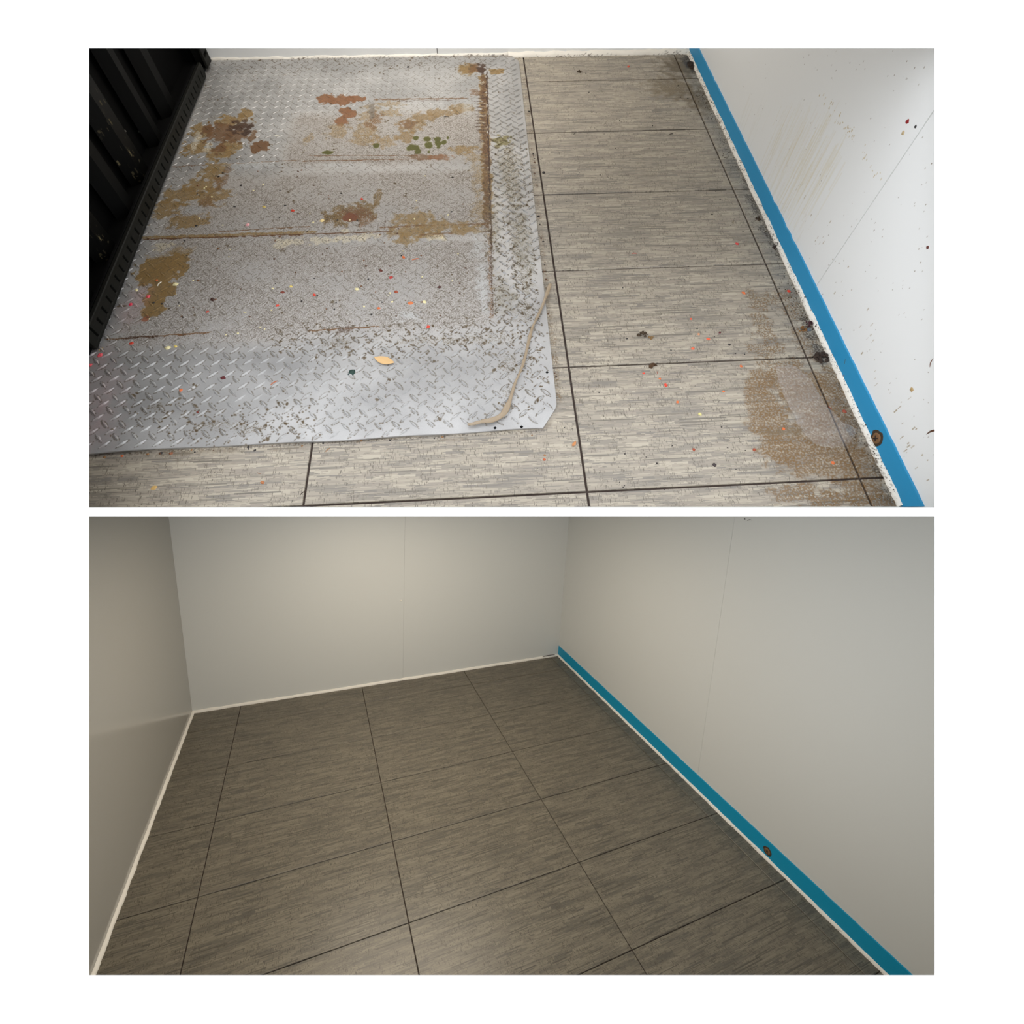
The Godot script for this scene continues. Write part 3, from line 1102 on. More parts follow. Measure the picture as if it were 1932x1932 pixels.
func lug_mesh(st: SurfaceTool, p: Vector2, turn: float, size: float, high: float) -> void:
	var d := Vector2(cos(turn), sin(turn))
	var e := Vector2(-d.y, d.x)
	var L := 0.0155 * size
	var Wd := 0.0041 * size
	var rim := []
	for q in [[-1.0, 0.0], [-0.45, 0.55], [0.0, 1.0], [0.45, 0.55], [1.0, 0.0], [0.45, -0.55], [0.0, -1.0], [-0.45, -0.55]]:
		var g: Vector2 = p + d * (q[0] * L) + e * (q[1] * Wd)
		rim.append(Vector3(g.x, plate_y(g.x, g.y) - 0.0002, g.y))
	# a narrow crown with steep flanks, highest in the middle
	var crown := []
	for q in [[-0.72, 0.0, 0.55], [-0.2, 0.3, 0.95], [0.2, 0.3, 0.95], [0.72, 0.0, 0.55], [0.2, -0.3, 0.95], [-0.2, -0.3, 0.95]]:
		var g2: Vector2 = p + d * (q[0] * L) + e * (q[1] * Wd)
		crown.append(Vector3(g2.x, plate_y(g2.x, g2.y) + high * q[2], g2.y))
	var inside := Vector3(p.x, plate_y(p.x, p.y) - 0.01, p.y)
	for t in [[crown[0], crown[1], crown[5]], [crown[1], crown[2], crown[4], crown[5]], [crown[2], crown[3], crown[4]], [rim[0], rim[1], crown[0]], [rim[1], rim[2], crown[1], crown[0]], [rim[2], crown[2], crown[1]], [rim[2], rim[3], crown[3], crown[2]], [rim[3], rim[4], crown[3]], [rim[4], rim[5], crown[3]], [rim[5], rim[6], crown[4], crown[3]], [rim[6], crown[5], crown[4]], [rim[6], rim[7], crown[0], crown[5]], [rim[7], rim[0], crown[0]]]:
		var uv := []
		for v in t:
			uv.append(plate_uv(v.x, v.z))
		facet(st, t, inside, uv)


# places of the studs, one each way in every cell, nearest first
func studs() -> Array:
	if M.has("studs"):
		return M.studs
	var lugs := []
	var cx := 0.0388
	var cz := 0.0385
	for j in range(0, 47):
		for i in range(0, 35):
			for s in 2:
				var p := Vector2(-1.325 + (i + 0.5 * s) * cx, -1.945 + (j + 0.5 * s) * cz)
				if p.x > plate_right(p.y) - 0.009 or p.y > plate_front(p.x) - 0.011:
					continue
				p += Vector2(rng.randfn(0, 0.0006), rng.randfn(0, 0.0006))
				lugs.append([p, -PI / 4 + 0.04 if s == 0 else PI / 4 + 0.04])
	lugs.sort_custom(func(a, b) -> bool: return a[0].y > b[0].y)
	M.studs = lugs
	return lugs


# how much dirt has been swept up against the studs
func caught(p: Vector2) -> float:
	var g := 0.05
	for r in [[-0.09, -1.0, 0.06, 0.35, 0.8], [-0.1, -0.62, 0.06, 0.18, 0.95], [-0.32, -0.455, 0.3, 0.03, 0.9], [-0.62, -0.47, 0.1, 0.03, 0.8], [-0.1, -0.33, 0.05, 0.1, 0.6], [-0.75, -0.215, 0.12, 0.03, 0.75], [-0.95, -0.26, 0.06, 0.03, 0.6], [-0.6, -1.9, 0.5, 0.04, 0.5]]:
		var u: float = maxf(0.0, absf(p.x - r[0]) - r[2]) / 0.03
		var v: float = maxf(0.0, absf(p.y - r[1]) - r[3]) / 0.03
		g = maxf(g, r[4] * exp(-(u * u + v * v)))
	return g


func stud_reflections_and_dirt(c: Canvas) -> void:  # dark reflections painted along every stud's flanks, with real dirt where it gathers
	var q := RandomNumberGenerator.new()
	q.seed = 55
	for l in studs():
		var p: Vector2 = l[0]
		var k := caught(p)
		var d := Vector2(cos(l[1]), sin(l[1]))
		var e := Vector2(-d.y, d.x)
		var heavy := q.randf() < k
		for side in [-1.0, 1.0]:  # broken dark line standing for the flank's reflection
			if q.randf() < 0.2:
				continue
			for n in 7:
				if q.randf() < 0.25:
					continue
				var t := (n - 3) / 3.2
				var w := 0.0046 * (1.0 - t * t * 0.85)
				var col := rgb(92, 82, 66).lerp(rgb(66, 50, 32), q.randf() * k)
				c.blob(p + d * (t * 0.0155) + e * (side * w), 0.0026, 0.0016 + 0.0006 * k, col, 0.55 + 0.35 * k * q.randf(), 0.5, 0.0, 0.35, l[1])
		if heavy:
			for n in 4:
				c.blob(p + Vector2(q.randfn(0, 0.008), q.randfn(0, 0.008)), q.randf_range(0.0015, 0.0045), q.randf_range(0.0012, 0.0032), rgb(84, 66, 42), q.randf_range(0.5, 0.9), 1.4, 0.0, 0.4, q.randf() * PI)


func tread_plate() -> void:
	var t := thing("tread_plate", "large rust-stained steel tread plate lying on the tiled floor beside the black rack", "tread plate")
	var m := mat(Color(1, 1, 1), 1.0, 1.0)
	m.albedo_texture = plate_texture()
	m.metallic_texture = M.plate_finish
	m.metallic_texture_channel = BaseMaterial3D.TEXTURE_CHANNEL_RED
	m.roughness_texture = M.plate_finish
	m.roughness_texture_channel = BaseMaterial3D.TEXTURE_CHANNEL_GREEN
	M.plate = m
	var st := begin()
	st.set_smooth_group(0)
	var nx := 90
	var nz := 130
	var at := func(i: int, j: int) -> Vector3:
		var v := float(j) / nz
		var z0 := lerpf(-1.952, -0.171, v)
		var x := lerpf(-1.335, plate_right(z0), float(i) / nx)
		var z := lerpf(-1.952, plate_front(x), v)
		return Vector3(x, plate_y(x, z), z)
	for j in nz:
		for i in nx:
			var q := [at.call(i, j), at.call(i + 1, j), at.call(i + 1, j + 1), at.call(i, j + 1)]
			for k in [0, 1, 2, 0, 2, 3]:
				st.set_uv(plate_uv(q[k].x, q[k].z))
				st.add_vertex(q[k])
	# the cut edge of the sheet
	st.set_smooth_group(-1)
	var rim := []
	for j in nz + 1:
		rim.append(at.call(nx, j))
	for i in range(nx - 1, -1, -1):
		rim.append(at.call(i, nz))
	for k in rim.size() - 1:
		var a: Vector3 = rim[k]
		var b: Vector3 = rim[k + 1]
		facet(st, [a, b, b - Vector3(0, 0.0035, 0), a - Vector3(0, 0.0035, 0)], Vector3(-0.6, a.y, -1.0), [plate_uv(a.x, a.z), plate_uv(b.x, b.z), plate_uv(b.x, b.z), plate_uv(a.x, a.z)])
	put("sheet", done(st), m, t)
	var lugs := studs()
	var rest := begin()
	for k in lugs.size():
		var p: Vector2 = lugs[k][0]
		var worn := 1.0 - 0.66 * grime(p.x, p.y)
		var far := clampf((-0.6 - p.y) / 0.6, 0.0, 1.0) * (1.0 if p.x < -0.16 else 0.0)
		var high := 0.003 * worn * (1.0 - 0.6 * far)
		if k < 300:
			var one := begin()
			lug_mesh(one, p, lugs[k][1], 1.0, high)
			put("stud", done(one), m, t)
		else:
			lug_mesh(rest, p, lugs[k][1], 1.0, high)
	var o := put("studs", done(rest), m, t)
	o.set_meta("kind", "stuff")
	for h in [[934, 808], [1032, 703], [984, 806]]:
		var p3 := spot(h[0], h[1], 0.004)
		var s2 := begin()
		bevel_box(s2, Vector3(p3.x, plate_y(p3.x, p3.z), p3.z), Vector3(0.006, 0.0012, 0.006), 0.0005, Basis(Vector3.UP, 0.7))
		put("bolt_hole", done(s2), M.black_deep, t)


# ------------------------------------------------------------------ the black rack

const RACK_AT := Vector3(-1.1863, 0, -1.9083)

func rack() -> void:
	# in the rack's own axes: x out of its face, z along the foot rail towards the viewer
	var along := Vector3(0.02304, 0, 0.99973)
	var out := Vector3(0.99973, 0, -0.02304)
	var at := Transform3D(Basis(out, Vector3.UP, along), RACK_AT)
	var t := thing("rack", "black metal rack with a slotted foot rail and upright ribs", "rack", at)
	var roof := func(x: float, z: float) -> float:
		var w := at * Vector3(x, 0, z)
		return under(w.x, w.z, PART + 0.05)
	# foot rail: two flanges with teeth between them; the slots look through to a dark liner
	var st := begin()
	var y0 := 0.0112
	var h := 0.042
	var z0 := 0.10
	var z1 := 1.455
	bevel_box(st, Vector3(-0.006, y0 + 0.005, (z0 + z1) * 0.5), Vector3(0.012, 0.01, z1 - z0), 0.002)
	bevel_box(st, Vector3(-0.006, y0 + h - 0.006, (z0 + z1) * 0.5 - 0.02), Vector3(0.012, 0.012, z1 - z0 - 0.04), 0.002)
	var pitch := 0.039
	var n := int((z1 - z0) / pitch)
	for k in n + 1:
		var z := z0 + k * pitch
		bevel_box(st, Vector3(-0.006, y0 + h * 0.5, z + 0.012), Vector3(0.011, h - 0.012, pitch - 0.0075), 0.0012)
	put("foot_rail", done(st), M.black_rail, t)
	var sl := begin()
	bevel_box(sl, Vector3(-0.02, y0 + h * 0.5, (z0 + z1) * 0.5), Vector3(0.008, h - 0.004, z1 - z0 - 0.02), 0.001)
	put("rail_liner", done(sl), M.black_deep, t)
	# sheet behind the ribs, cut to the slope of the partition
	var sh := begin()
	var q := [Vector3(-0.1, 0.0112, -0.03), Vector3(-0.1, roof.call(-0.1, -0.03), -0.03), Vector3(-0.1, roof.call(-0.1, 1.7), 1.7), Vector3(-0.1, 0.0112, 1.7)]
	prism(sh, q, Vector3(-0.02, 0, 0))
	prism(sh, [Vector3(-0.11, 0.0112, -0.012), Vector3(-0.03, 0.0112, -0.012), Vector3(-0.03, roof.call(-0.03, -0.012) - 0.01, -0.012), Vector3(-0.11, roof.call(-0.11, -0.012) - 0.01, -0.012)], Vector3(0, 0, -0.006))
	put("back_sheet", done(sh), M.black_deep, t)
	var tr := begin()
	bevel_box(tr, Vector3(-0.056, 0.0145, (z0 + z1) * 0.5), Vector3(0.086, 0.006, z1 - z0 + 0.2), 0.001)
	put("base_tray", done(tr), M.black_deep, t)
	# ribs: folded channels, one scuffed bright along its edge
	for r in [[0.355, 0.05, 0], [0.545, 0.035, 0], [0.735, 0.055, 1], [0.905, 0.045, 0], [1.095, 0.05, 1], [1.29, 0.045, 0]]:
		var z: float = r[0]
		var w: float = r[1]
		var top: float = roof.call(-0.05, z + w) - 0.012
		var sr := begin()
		var foot := [Vector3(-0.085, 0.012, z - w), Vector3(-0.052, 0.012, z - w * 0.5), Vector3(-0.05, 0.012, z + w * 0.5), Vector3(-0.085, 0.012, z + w)]
		prism_uv(sr, foot, Vector3(0, top, 0))
		put("rib", done(sr), M.black_scuffed if r[2] else M.black, t)
	# far corner post, slotted
	var sp := begin()
	var top2: float = roof.call(-0.02, 0.06) - 0.01
	bevel_box(sp, Vector3(-0.03, top2 * 0.5 + 0.006, 0.0), Vector3(0.05, top2 - 0.012, 0.012), 0.002)
	bevel_box(sp, Vector3(-0.004, top2 * 0.5 + 0.01, 0.002), Vector3(0.01, top2 - 0.012, 0.012), 0.002)
	bevel_box(sp, Vector3(-0.004, top2 * 0.5 + 0.01, 0.048), Vector3(0.01, top2 - 0.012, 0.012), 0.002)
	var y := 0.03
	while y < top2 - 0.03:
		bevel_box(sp, Vector3(-0.004, y, 0.025), Vector3(0.009, 0.026, 0.04), 0.001)
		y += 0.036
	put("corner_post", done(sp), M.black_rail, t)
	# rivets, small and bright
	for p in [[0.56, 0.055], [1.18, 0.05], [0.63, 0.09], [0.3, 0.06]]:
		var sv := begin()
		bevel_box(sv, Vector3(-0.098, p[1], p[0]), Vector3(0.006, 0.007, 0.007), 0.0025)
		put("rivet", done(sv), M.steel, t)


func prism_uv(st: SurfaceTool, base: Array, by: Vector3) -> void:
	var mid := Vector3.ZERO
	for p in base:
		mid += (p + by * 0.5) / base.size()
	var n := base.size()
	for k in n:
		var j := (k + 1) % n
		facet(st, [base[k], base[j], base[j] + by, base[k] + by], mid, [Vector2(float(k) / n, 0), Vector2(float(k + 1) / n, 0), Vector2(float(k + 1) / n, 1), Vector2(float(k) / n, 1)])
	var top := []
	for p in base:
		top.append(p + by)
	facet(st, top, mid, [Vector2.ZERO, Vector2.RIGHT, Vector2.ONE, Vector2.DOWN])
	facet(st, base, mid, [Vector2.ZERO, Vector2.RIGHT, Vector2.ONE, Vector2.DOWN])


# ------------------------------------------------------------------ sealant and skirting

# a hand-run bead between floor and wall; «out» points into the room
func bead(pts: Array, out: Vector3, width: float, high: float, wobble: float, dirty: float, s: int) -> ArrayMesh:
	var st := SurfaceTool.new()
	st.begin(Mesh.PRIMITIVE_TRIANGLES)
	st.set_smooth_group(0)
	var nz := FastNoiseLite.new()
	nz.seed = s
	nz.frequency = 1.0
	var total := 0.0
	for k in pts.size() - 1:
		total += pts[k].distance_to(pts[k + 1])
	var n := int(total / 0.005)
	var rings := []
	var cols := []
	for k in n + 1:
		var want := total * k / n
		var p: Vector3 = pts[-1]
		for j in pts.size() - 1:
			var l: float = pts[j].distance_to(pts[j + 1])
			if want <= l:
				p = pts[j].lerp(pts[j + 1], want / l)
				break
			want -= l
		var sgm := total * k / n
		var w := width * (1.0 + wobble * (nz.get_noise_1d(sgm * 9.0) * 1.2 + nz.get_noise_1d(sgm * 60.0 + 50.0) * 0.5))
		var hh := high * (1.0 + wobble * (nz.get_noise_1d(sgm * 13.0 + 200.0) * 1.2 + nz.get_noise_1d(sgm * 70.0 + 90.0) * 0.4))
		var ring := []
		var col := []
		for a in 7:
			var t := a / 6.0 * PI * 0.5
			ring.append(p + out * (w * cos(t)) + Vector3.UP * (hh * sin(t)))
			var f := nz.get_noise_2d(sgm * 170.0, a * 0.9 + 30.0) + 0.55 * nz.get_noise_1d(sgm * 5.0 + 400.0) + (0.32 - a * 0.11)
			var c := Color(0.82, 0.78, 0.7)
			if dirty > 0.0 and f > 0.62 - dirty:
				c = c.lerp(Color(0.09, 0.06, 0.035), clampf((f - 0.62 + dirty) * 4.0, 0.0, 0.95))
			col.append(c)
		rings.append(ring)
		cols.append(col)
	for k in n:
		for a in 6:
			for e in [[k, a], [k + 1, a], [k + 1, a + 1], [k, a], [k + 1, a + 1], [k, a + 1]]:
				st.set_color(cols[e[0]][e[1]])
				st.add_vertex(rings[e[0]][e[1]])
	st.generate_normals()
	return st.commit()


func skirting(x: float, z0: float, z1: float, y0: float, y1: float, thick: float, m: Material, at: Transform3D, s: int) -> MeshInstance3D:
	# a thin strip whose upper edge has been nibbled here and there
	var st := begin()
	var n := 120
	var r := RandomNumberGenerator.new()
	r.seed = s
	var prev := y1
	for k in n:
		var za := lerpf(z0, z1, float(k) / n)
		var zb := lerpf(z0, z1, float(k + 1) / n)
		var next := y1 + r.randfn(0, 0.0004) - (0.0022 if r.randf() < 0.04 else 0.0)
		var base := [Vector3(x, y0, za), Vector3(x, y0, zb), Vector3(x, next, zb + (0.022 if k == n - 1 else 0.0)), Vector3(x, prev, za)]
		var face := []
		for p in base:
			face.append(p + Vector3(-thick, -0.0008 if p.y > y0 + 0.01 else 0.0, 0))
		var mid: Vector3 = (base[0] + base[2] + face[0] + face[2]) * 0.25
		facet(st, face, mid)
		facet(st, [face[3], face[2], base[2], base[3]], mid)
		facet(st, [face[0], face[1], base[1], base[0]], mid)
		if k == 0:
			facet(st, [face[0], face[3], base[3], base[0]], mid)
		if k == n - 1:
			facet(st, [face[1], face[2], base[2], base[1]], mid)
		prev = next
	return put("baseboard_right", done(st), m, self, at)


# a screw sunk in a ragged oval hole
func screw(label: String, at: Transform3D, s: float) -> void:
	var t := thing("screw", label, "screw", at)
	var disc := func(r: float, x0: float, x1: float, r2: float, jag: float) -> ArrayMesh:
		var st := begin()
		var q := RandomNumberGenerator.new()
		q.seed = 3
		var a := []
		var b := []
		for k in 16:
			var g := TAU * k / 16
			var j := 1.0 + q.randfn(0, jag)
			a.append(Vector3(x0, sin(g) * r * j, cos(g) * r * j * 1.05))
			b.append(Vector3(x1, sin(g) * r2 * j, cos(g) * r2 * j * 1.05))
		var mid := Vector3((x0 + x1) * 0.5, 0, 0)
		for k in 16:
			facet(st, [a[k], a[(k + 1) % 16], b[(k + 1) % 16], b[k]], mid)
		facet(st, b, mid)
		return done(st)
	put("washer", disc.call(0.0115 * s, 0.001, -0.0008, 0.0105 * s, 0.06), M.dirt, t)
	put("head", disc.call(0.0078 * s, 0.0, -0.0028, 0.006 * s, 0.03), M.rust, t)
	var sl := begin()
	bevel_box(sl, Vector3(-0.003, 0, 0), Vector3(0.0012, 0.0016, 0.008) * s, 0.0003, Basis(Vector3.RIGHT, 0.6))
	bevel_box(sl, Vector3(-0.003, 0, 0), Vector3(0.0012, 0.0016, 0.008) * s, 0.0003, Basis(Vector3.RIGHT, 0.6 + PI / 2))
	put("drive_slot", done(sl), M.soil, t)


func caulk_and_skirting() -> void:
	var o: MeshInstance3D
	# upper room
	var x := WALL_A
	o = put("trim_1", bead([Vector3(x, 0, BACK_A), Vector3(x, 0, 0.073)], Vector3(-1, 0, 0), 0.0105, 0.011, 0.22, 0.2, 1), M.caulk)
	tag(o, "dirt-spotted white sealant bead below the upper blue skirting", "sealant", "", "structure")
	o = put("trim_2", bead([Vector3(-0.06, 0, BACK_A), Vector3(x, 0, BACK_A)], Vector3(0, 0, 1), 0.014, 0.013, 0.25, 0.08, 2), M.caulk)
	tag(o, "white sealant bead along the far edge of the dirty tiles", "sealant", "", "structure")
	o = put("trim_3", bead([Vector3(-1.2, 0.003, BACK_A), Vector3(-0.06, 0.003, BACK_A)], Vector3(0, 0, 1), 0.006, 0.008, 0.3, 0.3, 3), M.caulk)
	tag(o, "thin stained sealant line behind the tread plate", "sealant", "", "structure")
	o = skirting(WALL_A, BACK_A + 0.002, 0.074, 0.004, 0.05, 0.004, M.blue_a, Transform3D(), 4)
	tag(o, "bright blue skirting strip along the speckled wall of the dirty room", "skirting", "", "structure")
	screw("rusty countersunk screw in a ragged hole of the bright blue skirting", Transform3D(Basis(), wall_spot(1654, 827, WALL_A - 0.004)), 1.65)
	# lower room
	o = put("trim_4", bead([Vector3(RIGHT_B, 0, BACK_B), Vector3(RIGHT_B, 0, 1.0)], Vector3(-1, 0, 0), 0.0105, 0.0105, 0.2, 0.04, 5), M.caulk, self, ROOM_B)
	tag(o, "clean white sealant bead below the teal blue skirting", "sealant", "", "structure")
	o = put("trim_5", bead([Vector3(LEFT_B, 0, BACK_B), Vector3(RIGHT_B, 0, BACK_B)], Vector3(0, 0, 1), 0.0095, 0.011, 0.25, 0.0, 6), M.caulk, self, ROOM_B)
	tag(o, "clean white sealant bead along the back of the clean floor", "sealant", "", "structure")
	o = put("trim_6", bead([Vector3(LEFT_B, 0, BACK_B), Vector3(LEFT_B, 0, 0.2)], Vector3(1, 0, 0), 0.0095, 0.0095, 0.25, 0.0, 7), M.caulk, self, ROOM_B)
	tag(o, "clean white sealant bead along the glossy left wall", "sealant", "", "structure")
	o = skirting(RIGHT_B, BACK_B + 0.002, 1.02, 0.004, 0.07, 0.004, M.blue_b, ROOM_B, 8)
	tag(o, "teal blue skirting strip along the right wall of the clean room", "skirting", "", "structure")
	screw("rusty screw in the teal blue skirting of the clean room", ROOM_B * Transform3D(Basis(), spot_b(1448, 1606, 0, RIGHT_B - 0.004)), 1.5)


# ------------------------------------------------------------------ plastic film and strip

func plastics() -> void:
	# the twisted strip on the plate's near corner, its upper end over the tiles
	var path := [[1038, 536, 10.0], [1031, 556, 9.0], [1022, 580, 7.0], [1010, 606, 6.0], [1003, 622, 7.0], [996, 650, 8.0], [990, 676, 7.0], [982, 700, 6.0], [972, 722, 6.0], [965, 745, 8.0], [958, 765, 13.0], [948, 782, 15.0], [930, 792, 13.0], [910, 795, 11.0], [895, 799, 8.0], [882, 801, 4.0]]
	var st := SurfaceTool.new()
	st.begin(Mesh.PRIMITIVE_TRIANGLES)
	st.set_smooth_group(0)
	var mids := []
	var wide := []
	for p in path:
		mids.append(spot(p[0], p[1], 0.012))
		wide.append(p[2] * 0.00104)
	var rings := []
	for k in mids.size() * 4 - 3:
		var i := mini(k / 4, mids.size() - 2)
		var f := k / 4.0 - i
		var a: Vector3 = mids[maxi(0, i - 1)]
		var b: Vector3 = mids[i]
		var c: Vector3 = mids[i + 1]
		var d: Vector3 = mids[mini(mids.size() - 1, i + 2)]
		var p := b.cubic_interpolate(c, a, d, f)
		var dir := (c - b).normalized()
		var side := Vector3(-dir.z, 0, dir.x)
		var w: float = lerpf(wide[i], wide[i + 1], f) * 0.5
		var ring := []
		for a2 in 10:
			var g := TAU * a2 / 10
			var crumple := 1.0 + 0.35 * sin(k * 1.7 + a2 * 2.3) + 0.2 * sin(k * 0.9 - a2 * 3.1)
			ring.append(p + side * (cos(g) * w * (1.0 + 0.12 * sin(k * 0.8))) + Vector3.UP * (sin(g) * 0.0028 * crumple))
		rings.append(ring)
	for k in rings.size() - 1:
		for a3 in 10:
			var n := (a3 + 1) % 10
			for v in [rings[k][a3], rings[k + 1][a3], rings[k + 1][n], rings[k][a3], rings[k + 1][n], rings[k][n]]:
				st.add_vertex(v)
	st.generate_normals()
	tag(put("plastic_strip", st.commit(), M.skin), "long twisted strip of tan translucent plastic across the plate's near corner", "plastic strip")
	# clear film lying crumpled on the brown spill by the skirting
	var sf := SurfaceTool.new()
	sf.begin(Mesh.PRIMITIVE_TRIANGLES)
	sf.set_smooth_group(0)
	var rows := [[1462, 690, 1500, 690], [1466, 712, 1530, 716], [1474, 735, 1545, 742], [1484, 758, 1556, 762], [1496, 782, 1574, 780], [1506, 802, 1590, 796], [1518, 820, 1612, 806], [1534, 836, 1616, 818], [1552, 843, 1606, 834], [1568, 845, 1598, 842]]
	var nz := FastNoiseLite.new()
	nz.seed = 12
	nz.frequency = 0.06
	var grid := []
	for j in (rows.size() - 1) * 5 + 1:
		var i2 := mini(j / 5, rows.size() - 2)
		var f2 := j / 5.0 - i2
		var line := []
		for s in 31:
			var u := s / 30.0
			var r0: Array = rows[i2]
			var r1: Array = rows[i2 + 1]
			var pa := Vector2(lerpf(r0[0], r1[0], f2), lerpf(r0[1], r1[1], f2))
			var pb := Vector2(lerpf(r0[2], r1[2], f2), lerpf(r0[3], r1[3], f2))
			var pp := pa.lerp(pb, u)
			var rise := exp(-(pow((pp.x - 1592.0) / 22.0, 2.0) + pow((pp.y - 818.0) / 26.0, 2.0)))
			var hgt := 0.003 + 0.004 * absf(nz.get_noise_2d(pp.x * 1.4, pp.y * 1.4)) * 2.0 + 0.024 * rise + 0.003 * sin(pp.x * 0.11 + pp.y * 0.2)
			if s == 0 or s == 30:
				hgt = 0.0015 + 0.5 * hgt * rise
			line.append(spot(pp.x, pp.y, maxf(hgt, 0.0012)))
		grid.append(line)
	for j in grid.size() - 1:
		for s in 30:
			for v in [grid[j][s], grid[j + 1][s], grid[j + 1][s + 1], grid[j][s], grid[j + 1][s + 1], grid[j][s + 1]]:
				sf.add_vertex(v)
	sf.generate_normals()
	tag(put("plastic_film", sf.commit(), M.film), "crumpled clear plastic film lying on the brown spill by the blue skirting", "plastic film")


# ------------------------------------------------------------------ scraps

func make_chips() -> void:
	for k in 6:
		var r := RandomNumberGenerator.new()
		r.seed = 300 + k
		var st := begin()
		var n := 9
		var lo := []
		var hi := []
		var stretch := r.randf_range(0.65, 1.0)
		for i in n:
			var a := TAU * i / n
			var j := r.randf_range(0.7, 1.15)
			lo.append(Vector3(cos(a) * j, 0.0, sin(a) * j * stretch))
			hi.append(Vector3(cos(a) * j * 0.7, r.randf_range(0.22, 0.42), sin(a) * j * stretch * 0.7))
		var top := Vector3(r.randf_range(-0.2, 0.2), 0.5, r.randf_range(-0.2, 0.2))
		var mid := Vector3(0, 0.15, 0)
		for i in n:
			var j2 := (i + 1) % n
			facet(st, [lo[i], lo[j2], hi[j2], hi[i]], mid)
			facet(st, [hi[i], hi[j2], top], mid)
		facet(st, lo, mid)
		chips.append(done(st))
	# 6: curled leaf   7: bent sliver
	var sl := begin()
	var na := 14
	for i in na:
		var ring := []
		for e in 2:
			var t := float(i + e) / na * 2.0 - 1.0
			var w := 0.42 * (1.0 - t * t) + 0.03
			ring.append([Vector3(t, 0.12 + 0.2 * t * t, -w), Vector3(t, 0.28 + 0.2 * t * t, 0.05 * sin(t * 4.0)), Vector3(t, 0.1 + 0.2 * t * t, w)])
		var mid2 := Vector3(0, -3, 0)
		for b in 2:
			facet(sl, [ring[0][b], ring[1][b], ring[1][b + 1], ring[0][b + 1]], mid2)
			var under_ := []
			for v in [ring[0][b], ring[1][b], ring[1][b + 1], ring[0][b + 1]]:
				under_.append(v - Vector3(0, 0.06, 0))
			facet(sl, under_, Vector3(0, 3, 0))
	chips.append(done(sl))
	var ss := begin()
	for i in 6:
		var a0 := i / 6.0 * 2.0 - 1.0
		var a1 := (i + 1) / 6.0 * 2.0 - 1.0
		var c0 := Vector3(a0, 0.12, 0.25 * a0 * a0)
		var c1 := Vector3(a1, 0.12, 0.25 * a1 * a1)
		var w0 := 0.16 * (1.0 - 0.7 * a0 * a0)
		var w1 := 0.16 * (1.0 - 0.7 * a1 * a1)
		var A := [c0 + Vector3(0, -0.12, -w0), c0 + Vector3(0, 0.12, 0), c0 + Vector3(0, -0.12, w0)]
		var B := [c1 + Vector3(0, -0.12, -w1), c1 + Vector3(0, 0.12, 0), c1 + Vector3(0, -0.12, w1)]
		var m3 := (c0 + c1) * 0.5 - Vector3(0, 0.05, 0)
		for b in 3:
			facet(ss, [A[b], B[b], B[(b + 1) % 3], A[(b + 1) % 3]], m3)
	chips.append(done(ss))


var tints := {}

func tint(c: Color) -> StandardMaterial3D:
	var key := c.to_html()
	if not tints.has(key):
		tints[key] = mat(c, 0.55)
	return tints[key]


# height of whatever lies at that point of the upper floor
func ground(p: Vector3) -> float:
	if p.x < plate_right(p.z) - 0.002 and p.z < plate_front(p.x) - 0.002 and p.x < -0.04:
		return plate_y(p.x, p.z)
	return 0.0


func scrap(n: String, px: float, py: float, wide: float, shape: int, c: Color, label: String, category: String, group := "", turn := -1.0, flat := 1.0) -> void:
	var p := spot(px, py, 0.003)
	p.y = ground(p) + (0.003 if shape == 6 else 0.0)
	var r := spot(px - wide * 0.5, py).distance_to(spot(px + wide * 0.5, py)) * 0.5
	var a := turn if turn >= 0.0 else rng.randf() * TAU
	var o := put(n, chips[shape], tint(c), self, Transform3D(Basis(Vector3.UP, a).scaled_local(Vector3(r, minf(r * flat, 0.007), r)), p))
	tag(o, label, category, group)


func on_wall(n: String, px: float, py: float, wide: float, shape: int, c: Color, label: String, x := WALL_A, turn := 0.0) -> void:
	var p := wall_spot(px, py, x)
	var r := wide * 0.0006
	var b := Basis(Vector3(0, 0, 1), Vector3(-1, 0, 0), Vector3(0, -1, 0)) * Basis(Vector3.UP, turn)
	var o := put(n, chips[shape], tint(c), self, Transform3D(b.scaled_local(Vector3(r, minf(r, 0.003), r)), p))
	tag(o, label, "speck" if n == "speck" else "scrap")


# a heap of crumbs that have stuck together
func clump(px: float, py: float, wide: float, high: float, count: int, m: Material, s: int, label: String, deepest := 1.0) -> void:
	var p := spot(px, py, 0.003)
	p.y = ground(p)
	var r := spot(px - wide * 0.5, py).distance_to(spot(px + wide * 0.5, py)) * 0.5
	var q := RandomNumberGenerator.new()
	q.seed = s
	var st := SurfaceTool.new()
	st.begin(Mesh.PRIMITIVE_TRIANGLES)
	for k in count:
		var d := sqrt(q.randf()) if k else 0.0
		var a := q.randf() * TAU
		var size := r * q.randf_range(0.12, 0.36)
		var at := Vector3(cos(a) * d * r * 0.8, (1.0 - d) * high * q.randf_range(0.2, 1.0), sin(a) * d * r * 0.8 * deepest)
		st.append_from(chips[q.randi() % 8], 0, Transform3D(Basis.from_euler(Vector3(q.randfn(0, 0.4), q.randf() * TAU, q.randfn(0, 0.4))).scaled_local(Vector3(size, size * 1.2, size)), at))
	var o := put("dirt_clump", st.commit(), m, self, Transform3D(Basis(), p))
	tag(o, label, "clump")


